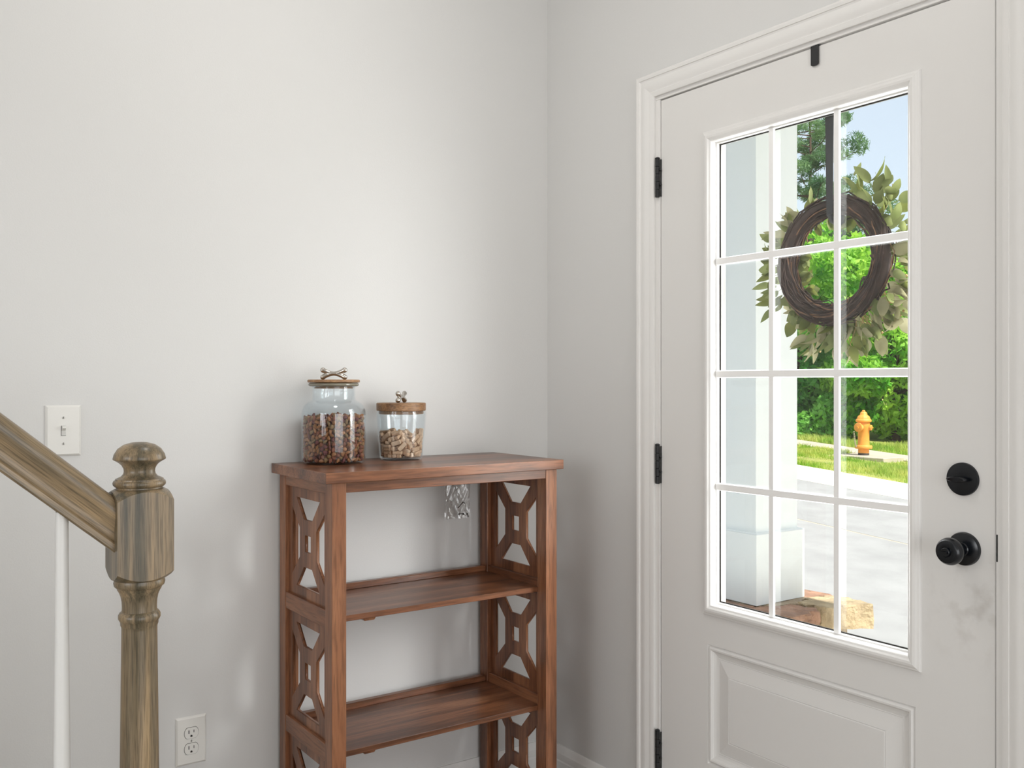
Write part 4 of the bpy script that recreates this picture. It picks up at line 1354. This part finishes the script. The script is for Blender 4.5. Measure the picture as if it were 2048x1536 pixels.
sh = [(0.0330, nz(1150)), (0.0345, nz(1154)), (0.0382, nz(1157)), (0.0392, nz(1163)), (0.0382, nz(1169)), (0.0350, nz(1172.5)), (0.0340, nz(1174)), (0.0338, nz(1176)), (0.0310, nz(1182)), (0.0285, nz(1190)), (0.0270, nz(1200)), (0.0265, nz(1212)), (0.0268, nz(1220)),
      (0.0300, nz(1223)), (0.0322, nz(1228)), (0.0322, nz(1234)), (0.0302, nz(1239)), (0.0290, nz(1240.5)), (0.0288, nz(1247)), (0.0274, nz(1251)), (0.0272, nz(1256)), (0.0278, nz(1330)), (0.0292, nz(1480)), (0.0305, nz(1640)), (0.0330, nz(1820)), (0.0345, 0.30), (0.0400, 0.285), (0.0400, 0.26), (0.0355, 0.25), (0.0355, 0.19)]
MB().lathe(sh, 48, cap=False).build('newel_shaft', 'oak_z', sr, smooth=45)
# handrail: moulded profile swept along the slope
SL = math.atan(0.855)
RP = [(-0.0105, -0.036), (-0.0225, -0.036), (-0.0245, -0.0335), (-0.0245, -0.026), (-0.0225, -0.0235), (-0.0205, -0.0225), (-0.0195, -0.0190), (-0.0205, -0.011), (-0.0250, -0.002), (-0.0290, 0.006), (-0.0300, 0.0135),
      (-0.0285, 0.0205), (-0.0235, 0.0265), (-0.0150, 0.0300), (-0.006, 0.0312)]
RP = RP + [(-a, b) for a, b in reversed(RP)]
Lr = 1.6
v = []
n = len(RP)
for s in (0.0, 1.0):
    for (y, z) in RP:
        # the lower end is cut plumb against the newel
        v.append(((-Lr if s else -z * math.tan(SL)), y, z))
f = [(i, (i + 1) % n, n + (i + 1) % n, n + i) for i in range(n)] + [tuple(range(n)), tuple(reversed(range(n, 2 * n)))]
me = mesh_of('handrail', v, f, 'oak_x')
bm = bmesh.new()
bm.from_mesh(me)
bmesh.ops.recalc_face_normals(bm, faces=bm.faces)
bm.to_mesh(me)
bm.free()
me.shade_smooth()
me.set_sharp_from_angle(angle=math.radians(35))
HZ = 1.0600
link('handrail', me, sr, (-hb_, 0.0, HZ), (0, SL, 0))
BALP = [(0.0150, 0.0), (0.0150, 0.16), (0.0162, 0.17), (0.0162, 0.18), (0.0150, 0.19), (0.0146, 0.25), (0.0140, 0.35), (0.0128, 0.50), (0.0112, 0.68), (0.0100, 0.80), (0.0094, 1.0)]
STEP_X0, RISE, RUN = -1.330, 0.196, 0.2290


def tread_z(x):
    return RISE * (1 + max(0, math.floor((STEP_X0 - x) / RUN)))


for k in range(5):
    xb = -0.1145 - 0.1145 * k
    zb0 = tread_z(SRX + xb)
    zt0 = HZ - 0.036 / math.cos(SL) + (-hb_ - xb) * math.tan(SL) + 0.006
    prof = [(r, zb0 + z * (zt0 - zb0)) for r, z in BALP]
    MB().lathe(prof, 20, (xb, 0, 0)).build('baluster', 'baluster_white', sr, smooth=40)
st = thing('stairs', 'oak stair treads with white risers beside the wall', None, (0, 0, 0), kind='structure')
for k in range(6):
    xa = STEP_X0 - RUN * k
    box('riser', (xa - RUN - (0.25 if k < 5 else 0), xa), (-0.85, -0.002), (RISE * k, RISE * (k + 1) - 0.026), 'trim_paint', st, bevel=0)
    box('tread', (xa - RUN, xa + 0.028), (-0.87, -0.002), (RISE * (k + 1) - 0.026, RISE * (k + 1)), 'oak_x', st, bevel=0.006, seg=2)

# ceiling lamp of the entry
lamp = thing('ceiling_light', 'round flush ceiling lamp above the entry', 'ceiling lamp', (-0.95, -0.85, CEIL))
MB().lathe([(0.16, 0.0), (0.165, -0.01), (0.16, -0.025), (0.15, -0.028)], 40).build('base', 'shade_white', lamp, smooth=40)
MB().lathe([(0.148, -0.026), (0.142, -0.050), (0.120, -0.072), (0.08, -0.088), (0.03, -0.096), (0.001, -0.097)], 40, cap=False).build('shade', 'lamp_glow', lamp, smooth=60)

# ------------------------------------------------------------------ porch
G0, GS = -0.40, 0.070


def gz(y):
    return G0 + GS * y


pf = box('porch_floor', (0.14, 1.78), (-2.2, 0.95), (-0.5, -0.04), 'porch_concrete', bevel=0.004)
tag(pf, 'concrete porch floor outside the door', None, kind='structure')
pr = box('porch_roof', (0.14, 1.74), (-1.75, 0.90), (2.95, 3.15), 'siding_white', bevel=0.004)
tag(pr, 'white porch roof carried by the column', None, kind='structure')
col = thing('porch_column', 'square white porch column on a wider base block', 'column', (1.542, 0.505, 0.32))
box('base_block', (-0.160, 0.160), (-0.160, 0.160), (0.0, 0.3060), 'column_white', col, bevel=0.002)
box('shaft', (-0.138, 0.138), (-0.138, 0.138), (0.3060, 2.63), 'column_white', col, bevel=0.002)
# mitred top of the base block
v = []
for (h_, z) in ((0.160, 0.3060), (0.150, 0.3100), (0.138, 0.3100)):
    v += [(-h_, -h_, z), (h_, -h_, z), (h_, h_, z), (-h_, h_, z)]
MB().add(v, [(i * 4 + k, i * 4 + (k + 1) % 4, i * 4 + (k + 1) % 4 + 4, i * 4 + k + 4) for i in range(2) for k in range(4)]).build('base_cap', 'column_white', col)

pier = thing('stone_pier', 'low stone pier with rough flagstone top under the porch column', 'pier', (1.56, 0.50, -0.04))
srng = random.Random(8)


def stone(name, pts, z0, z1, mat, jag=0.012, taper=0.01, seed=0):
    """irregular slab from an outline, subdivided and roughened"""
    r_ = random.Random(seed)
    out = []
    n0 = len(pts)
    for i in range(n0):
        a = Vector((pts[i][0], pts[i][1], 0))
        b = Vector((pts[(i + 1) % n0][0], pts[(i + 1) % n0][1], 0))
        m = 5
        for k in range(m):
            q = a.lerp(b, k / m)
            out.append((q.x + r_.uniform(-jag, jag), q.y + r_.uniform(-jag, jag)))
    n = len(out)
    c = (sum(p[0] for p in out) / n, sum(p[1] for p in out) / n)
    v = []
    levels = ((z0, 1 - taper * 2), (z0 + (z1 - z0) * 0.35, 1.0), (z0 + (z1 - z0) * 0.7, 1.0), (z1 - 0.004, 0.995), (z1, 0.97))
    for li, (z, s) in enumerate(levels):
        for (x, y) in out:
            j = jag * 0.5 if 0 < li < 4 else jag * 0.15
            v.append((c[0] + (x - c[0]) * s + r_.uniform(-j, j), c[1] + (y - c[1]) * s + r_.uniform(-j, j), z + r_.uniform(-0.003, 0.003)))
    f = [(i * n + k, i * n + (k + 1) % n, (i + 1) * n + (k + 1) % n, (i + 1) * n + k) for i in range(len(levels) - 1) for k in range(n)]
    f += [tuple(reversed(range(n))), tuple((len(levels) - 1) * n + k for k in range(n))]
    return MB().add(v, f).build(name, mat, pier)


PX, PYY = 1.56, 0.50
# top flagstones (local to the pier); the column stands on them
TZ = 0.3595
def off(pts):
    return [(a - PX, b - PYY) for a, b in pts]


stone('flagstone', off([(1.20, 0.22), (1.43, 0.135), (1.565, 0.160), (1.57, 0.285), (1.385, 0.335), (1.20, 0.40)]), TZ - 0.060, TZ - 0.001, 'stone_red', seed=1)
stone('flagstone', off([(1.395, 0.345), (1.575, 0.295), (1.70, 0.325), (1.71, 0.73), (1.39, 0.74)]), TZ - 0.055, TZ, 'stone_grey', seed=5)
stone('flagstone', off([(1.585, 0.165), (1.812, 0.078), (1.845, 0.20), (1.83, 0.30), (1.70, 0.315), (1.585, 0.285)]), TZ - 0.100, TZ + 0.003, 'stone_tan', jag=0.013, seed=2)
stone('flagstone', off([(1.715, 0.33), (1.84, 0.315), (1.85, 0.74), (1.72, 0.73)]), TZ - 0.06, TZ - 0.002, 'stone_red', seed=3)
stone('flagstone', off([(1.20, 0.415), (1.38, 0.355), (1.38, 0.74), (1.21, 0.76)]), TZ - 0.055, TZ - 0.003, 'stone_red', seed=4)
box('core', (1.30 - PX, 1.74 - PX), (0.20 - PYY, 0.70 - PYY), (0.0, TZ - 0.058), 'mortar', pier, bevel=0.01)
for row in range(3):
    z0 = 0.002 + row * 0.086
    for k in range(3):
        x0 = 1.28 - PX + k * 0.162
        stone('stone', [(x0 + 0.004, 0.165 - PYY), (x0 + 0.158, 0.165 - PYY), (x0 + 0.158, 0.24 - PYY), (x0 + 0.004, 0.24 - PYY)], z0, z0 + (0.084 if row < 2 else 0.088), srng.choice(['stone_tan', 'stone_grey', 'stone_red']), 0.006, seed=20 + row * 3 + k)
        y0 = 0.25 - PYY + k * 0.16
        stone('stone', [(1.265 - PX, y0 + 0.004), (1.34 - PX, y0 + 0.004), (1.34 - PX, y0 + 0.155), (1.265 - PX, y0 + 0.155)], z0, z0 + 0.084, srng.choice(['stone_tan', 'stone_grey', 'stone_red']), 0.006, seed=50 + row * 3 + k)

# ------------------------------------------------------------------ street
def strip(name, x0, x1, dz0, dz1, mat, label, y0=-25, y1=60, depth=0.25):
    v = []
    for y in (y0, y1):
        v += [(x0, y, gz(y) + dz0), (x1, y, gz(y) + dz1), (x1, y, gz(y) - depth), (x0, y, gz(y) - depth)]
    f = [(0, 4, 5, 1), (1, 5, 6, 2), (2, 6, 7, 3), (3, 7, 4, 0), (0, 1, 2, 3), (7, 6, 5, 4)]
    o = MB().add(v, f).build(name, mat)
    return tag(o, label, None, kind='structure')


strip('ground', 1.78, 2.9, 0.02, 0.0, 'kerb_concrete', 'pale concrete apron beside the porch', depth=0.4)
strip('road_lane', 2.9, 6.185, 0.0, 0.0, 'asphalt', 'grey asphalt of the near lane')
strip('road_seam', 6.185, 6.225, -0.002, -0.002, 'sidewalk_concrete', 'pale seam running along the middle of the road')
strip('road', 6.225, 8.48, 0.0, 0.0, 'asphalt', 'grey asphalt of the far lane')
strip('kerb', 8.48, 9.38, 0.004, 0.05, 'kerb_concrete', 'sunlit pale concrete kerb across the road')
strip('verge', 9.38, 11.78, 0.03, 0.0, 'soil', 'grassy verge around the hydrant')
strip('sidewalk', 11.78, 12.45, 0.02, 0.02, 'sidewalk_concrete', 'concrete sidewalk behind the verge')
strip('field', 12.45, 90, 0.0, 0.0, 'soil', 'green ground under the trees', -40, 90)
HX, HY = 11.56, 6.90
HZ0 = 0.120
pad = thing('concrete_pad', 'flat concrete pad under the orange hydrant', 'pad', (HX, HY, HZ0))
box('slab', (-0.33, 0.21), (-0.58, 0.95), (-0.22, 0.0), 'sidewalk_concrete', pad, bevel=0.01)
hy = thing('fire_hydrant', 'orange fire hydrant standing across the road', 'hydrant', (HX, HY, HZ0), rotz=math.radians(0))
hy.scale = (0.97, 0.97, 0.97)
MB().lathe([(0.088, 0.0), (0.088, 0.035), (0.084, 0.036)], 24).build('foot', 'hydrant_dark', hy, smooth=40)
MB().lathe([(0.086, 0.03), (0.086, 0.105), (0.130, 0.108), (0.138, 0.118), (0.138, 0.150), (0.130, 0.162), (0.094, 0.166), (0.091, 0.175), (0.089, 0.40), (0.098, 0.42), (0.102, 0.50), (0.096, 0.545), (0.118, 0.550), (0.123, 0.557)], 32).build('barrel', 'hydrant_orange', hy, smooth=40)
# bonnet with ribs
v = []
seg = 48
bp = [(0.124, 0.557), (0.127, 0.575), (0.120, 0.590), (0.104, 0.598), (0.098, 0.622), (0.085, 0.648), (0.064, 0.662), (0.060, 0.666), (0.056, 0.690), (0.046, 0.710), (0.032, 0.718)]
mbn = MB()
for (r, z) in bp:
    for k in range(seg):
        rr = r * (1 + (0.035 if (k // 2) % 2 == 0 and 0.59 < z < 0.66 else 0))
        v.append((rr * math.cos(2 * PI * k / seg), rr * math.sin(2 * PI * k / seg), z))
mbn.add(v, [(i * seg + k, i * seg + (k + 1) % seg, (i + 1) * seg + (k + 1) % seg, (i + 1) * seg + k) for i in range(len(bp) - 1) for k in range(seg)] + [tuple((len(bp) - 1) * seg + k for k in range(seg))])
mbn.build('bonnet', 'hydrant_orange', hy, smooth=40)
MB().lathe([(0.026, 0.700), (0.026, 0.735), (0.018, 0.745)], 5).build('operating_nut', 'hydrant_orange', hy)


def nozzle(name, ang, r, L, z, mat):
    d = Vector((math.cos(ang), math.sin(ang), 0))
    base = Vector((0, 0, z))
    mb = MB()
    mb.tube([base + d * 0.03, base + d * 0.10, base + d * (L - 0.03)], [r * 0.92] * 3, 24)
    mb.tube([base + d * (L - 0.03), base + d * (L - 0.028), base + d * (L - 0.004), base + d * L], [r * 0.92, r * 1.12, r * 1.12, r * 0.95], 24)
    mb.tube([base + d * L, base + d * (L + 0.02)], [r * 0.32] * 2, 5)
    return mb.build(name, mat, hy, smooth=40)


to_cam = math.atan2(cam.location.y - HY, cam.location.x - HX)
nozzle('large_cap', to_cam - 0.62, 0.068, 0.155, 0.462, 'hydrant_orange')
nozzle('hose_cap', to_cam + 1.25, 0.040, 0.135, 0.458, 'hydrant_orange')
nozzle('hose_cap', to_cam - 1.9, 0.040, 0.135, 0.458, 'hydrant_orange')
dl = Vector((math.cos(to_cam - 0.9), math.sin(to_cam - 0.9), 0))
mb = MB()
for k in range(22):
    t = k / 21
    p = dl * (0.19 - 0.06 * t) + Vector((0, 0, 0.40 - 0.62 * t * (1 - 0.62 * t)))
    mb.tube([p, p + Vector((0.0, 0.0, -0.016))], [0.013, 0.013], 6)
mb.build('chain', 'chain_metal', hy)

# ------------------------------------------------------------------ vegetation
def leaf_cloud(name, mat, clusters, n, size, parent, seed, up=0.5, droop=0.0, aspect=0.5):
    """many small leaves scattered on the shells of ellipsoid clusters (x,y,z,rx,ry,rz)"""
    R = np.random.RandomState(seed)
    cl = np.array(clusters, float)
    w = (cl[:, 3] * cl[:, 4] * cl[:, 5]) ** (2 / 3.0)
    ci = R.choice(len(cl), n, p=w / w.sum())
    d = R.normal(size=(n, 3))
    d /= np.linalg.norm(d, axis=1)[:, None]
    rad = R.uniform(0.55, 1.0, n) ** 0.6
    # lumps on the surface
    lump = 1 + 0.16 * np.sin(5 * d[:, 0] + ci) * np.cos(4 * d[:, 2] + 2 * ci) + 0.1 * np.sin(11 * d[:, 1] + 7 * d[:, 2])
    c = cl[ci, :3] + d * cl[ci, 3:] * (rad * lump)[:, None]
    ax = R.normal(size=(n, 3)) + d * 0.7
    ax[:, 2] -= droop
    ax /= np.linalg.norm(ax, axis=1)[:, None]
    nr = R.normal(size=(n, 3)) * 0.7 + d * 0.6
    nr[:, 2] += up
    sd = np.cross(nr, ax)
    sd /= (np.linalg.norm(sd, axis=1)[:, None] + 1e-9)
    s = size * R.uniform(0.6, 1.3, n)[:, None]
    v = np.empty((n, 4, 3))
    v[:, 0] = c - ax * s * 0.5
    v[:, 1] = c + sd * s * aspect * 0.5
    v[:, 2] = c + ax * s * 0.5
    v[:, 3] = c - sd * s * aspect * 0.5
    me = bpy.data.meshes.new(name)
    me.vertices.add(n * 4)
    me.vertices.foreach_set('co', v.reshape(-1))
    me.loops.add(n * 4)
    me.loops.foreach_set('vertex_index', np.arange(n * 4))
    me.polygons.add(n)
    me.polygons.foreach_set('loop_start', np.arange(n) * 4)
    me.polygons.foreach_set('loop_total', np.full(n, 4))
    me.materials.append(M(mat))
    me.update(calc_edges=True)
    o = link(name, me, parent)
    o['kind'] = 'stuff'
    return o


def tree(name, label, x, y, H, spread, mat, n, size, seed, trunk_h=None, low=0.0, nclust=14, cat='tree', group=None, aspect=0.5):
    r_ = random.Random(seed)
    t = thing(name, label, cat, (x, y, gz(y)), group=group)
    cls = []
    for k in range(nclust):
        a = r_.uniform(0, 2 * PI)
        zz = r_.uniform(low + 0.12, 0.92)
        rr = spread * math.sqrt(r_.random()) * (1.0 - 0.55 * max(0, zz - 0.45))
        q = r_.uniform(0.22, 0.40) * spread
        cls.append((rr * math.cos(a), rr * math.sin(a), zz * H, q, q, q * 0.75))
    cls.append((0, 0, H * (low + 1) / 2, spread * 0.6, spread * 0.6, H * (1 - low) * 0.42))
    leaf_cloud('foliage', mat, cls, n, size, t, seed, aspect=aspect)
    mb = MB()
    th = H * 0.75
    mb.tube([(0, 0, -0.1), (0.02, 0.03, th * 0.4), (0.0, 0.05, th)], [0.06 + 0.012 * H, 0.04 + 0.009 * H, 0.02], 8)
    for c in cls[:nclust]:
        z0 = min(th * 0.9, max(0.15, c[2] * 0.55))
        mb.tube([(0, 0.03, z0), (c[0] * 0.5, c[1] * 0.5, (z0 + c[2]) / 2 + 0.05), (c[0], c[1], c[2])], [0.03, 0.02, 0.008], 5)
    mb.build('trunk', 'bark', t, smooth=60)
    return t


GB = 'shrubs beyond the sidewalk'
tree('leafy_shrub', 'bright green leafy shrub just behind the hydrant', 14.6, 8.3, 3.0, 1.35, 'foliage_bright', 24000, 0.16, 1, low=-0.12, nclust=22, cat='shrub', group=GB, aspect=0.42)
tree('leafy_shrub', 'bushy green shrub at the right of the hydrant, partly behind the door frame', 15.4, 6.4, 2.9, 1.3, 'foliage_bright', 18000, 0.16, 2, low=-0.12, nclust=20, cat='shrub', group=GB, aspect=0.42)
tree('leafy_shrub', 'dark green shrub beside the edge of the porch column', 13.9, 10.1, 2.6, 1.25, 'foliage_mid', 20000, 0.15, 3, low=-0.12, nclust=20, cat='shrub', group=GB)
tree('leafy_shrub', 'mid green shrub farthest up the street, beyond the porch column', 13.7, 12.6, 2.5, 1.2, 'foliage_mid', 7000, 0.15, 4, low=-0.1, nclust=12, cat='shrub', group=GB)
tree('leafy_shrub', 'mid green shrub farthest down the street, beyond the latch side of the door', 17.2, 5.0, 2.6, 1.3, 'foliage_mid', 7000, 0.15, 5, low=-0.1, nclust=12, cat='shrub', group=GB)
GT = 'trees beyond the street'
tree('broadleaf_tree', 'yellow-green tree seen through the middle of the wreath', 18.6, 13.1, 5.4, 2.1, 'foliage_bright', 22000, 0.19, 6, low=-0.1, nclust=20, group=GT)
tree('broadleaf_tree', 'soft green tree behind the right side of the wreath', 21.6, 11.6, 5.0, 2.2, 'foliage_mid', 20000, 0.19, 7, low=-0.1, nclust=20, group=GT)
tree('broadleaf_tree', 'deep green tree low behind the wreath by the column', 16.4, 15.6, 4.6, 2.0, 'foliage_mid', 10000, 0.19, 8, low=-0.1, nclust=14, group=GT)
tree('broadleaf_tree', 'tree far right beyond the wreath leaves', 24.5, 9.0, 6.4, 2.4, 'foliage_mid', 9000, 0.22, 9, nclust=14, group=GT)

tree('broadleaf_tree', 'mid green tree up the street, first beyond the porch column', 15.2, 20.5, 5.6, 2.3, 'foliage_mid', 8000, 0.22, 12, low=-0.1, nclust=14, group=GT)
tree('broadleaf_tree', 'bright green tree up the street, second beyond the porch column', 15.8, 26.0, 6.2, 2.6, 'foliage_bright', 8000, 0.24, 13, low=-0.1, nclust=14, group=GT)
tree('broadleaf_tree', 'deep green tree farthest up the street beyond the porch column', 16.0, 33.0, 7.0, 3.0, 'foliage_deep', 8000, 0.28, 14, low=-0.1, nclust=14, group=GT)


def pine(name, label, x, y, H, spread, seed, n=15000, branches=4):
    r_ = random.Random(seed)
    t = thing(name, label, 'tree', (x, y, gz(y)), group=GT)
    cls = []
    mb = MB()
    mb.tube([(0, 0, -0.1), (0.05, 0.05, H * 0.5), (0, 0, H * 0.97)], [0.13, 0.08, 0.02], 8)
    lev = 22
    for k in range(lev):
        zf = 0.30 + 0.68 * (k + r_.uniform(-0.5, 0.5)) / lev
        z = H * zf
        ln = spread * (1.10 - zf) ** 0.42 * r_.uniform(0.6, 1.1)
        for b in range(branches):
            a = r_.uniform(0, 2 * PI)
            z = H * (zf + r_.uniform(-0.015, 0.015))
            e = Vector((ln * math.cos(a), ln * math.sin(a), r_.uniform(0.0, 0.45) * ln))
            mb.tube([(0, 0, z), (e.x * 0.5, e.y * 0.5, z + e.z * 0.3), (e.x, e.y, z + e.z)], [0.022, 0.015, 0.006], 5)
            for q in range(4):
                tt = 1.0 if q == 0 else r_.uniform(0.4, 1.0)
                s = r_.uniform(0.16, 0.30)
                cls.append((e.x * tt + r_.uniform(-0.22, 0.22), e.y * tt + r_.uniform(-0.22, 0.22), z + e.z * tt + 0.1, s, s, s * 0.75))
    mb.build('trunk', 'bark', t, smooth=60)
    leaf_cloud('needles', 'foliage_pine', cls, n, 0.22, t, seed, up=0.2, aspect=0.13)
    return t


pine('pine_tree', 'tall feathery pine rising behind the black wreath strap', 23.3, 17.0, 9.3, 3.0, 31, 34000)
pine('pine_tree', 'second pine farther up the street beyond the porch column', 18.5, 22.5, 9.5, 2.3, 32, 6000, 3)

# grass blades
def grass(name, n, xr, yr, hmin, hmax, seed, label, avoid=None):
    R = np.random.RandomState(seed)
    x = R.uniform(xr[0], xr[1], n)
    y = R.uniform(yr[0], yr[1], n)
    if avoid is not None:
        keep = ~((x > avoid[0]) & (x < avoid[1]) & (y > avoid[2]) & (y < avoid[3]))
        x, y = x[keep], y[keep]
        n = len(x)
    h = R.uniform(hmin, hmax, n) * (0.7 + 0.5 * np.sin(x * 3.1 + 1) * np.cos(y * 2.3))
    h = np.clip(h, hmin * 0.6, None)
    z = G0 + GS * y
    a = R.uniform(0, 2 * PI, n)
    w = R.uniform(0.006, 0.013, n)
    lx = R.normal(0, 0.35, n) * h
    ly = R.normal(0, 0.35, n) * h
    v = np.empty((n, 3, 3))
    v[:, 0] = np.stack([x - np.cos(a) * w, y - np.sin(a) * w, z - 0.02], 1)
    v[:, 1] = np.stack([x + np.cos(a) * w, y + np.sin(a) * w, z - 0.02], 1)
    v[:, 2] = np.stack([x + lx, y + ly, z + h], 1)
    me = bpy.data.meshes.new(name)
    me.vertices.add(n * 3)
    me.vertices.foreach_set('co', v.reshape(-1))
    me.loops.add(n * 3)
    me.loops.foreach_set('vertex_index', np.arange(n * 3))
    me.polygons.add(n)
    me.polygons.foreach_set('loop_start', np.arange(n) * 3)
    me.polygons.foreach_set('loop_total', np.full(n, 3))
    me.materials.append(M('grass_blade'))
    me.update(calc_edges=True)
    o = link(name, me)
    return tag(o, label, 'grass', kind='stuff')


grass('verge_grass', 60000, (9.4, 11.80), (2.5, 10.5), 0.04, 0.13, 1, 'bright green grass on the verge in front of the hydrant', (HX - 0.62, HX + 0.30, HY - 0.75, HY + 0.35))
grass('tall_grass', 20000, (12.45, 13.6), (2.5, 12.5), 0.06, 0.20, 2, 'tall wild grass below the shrubs')
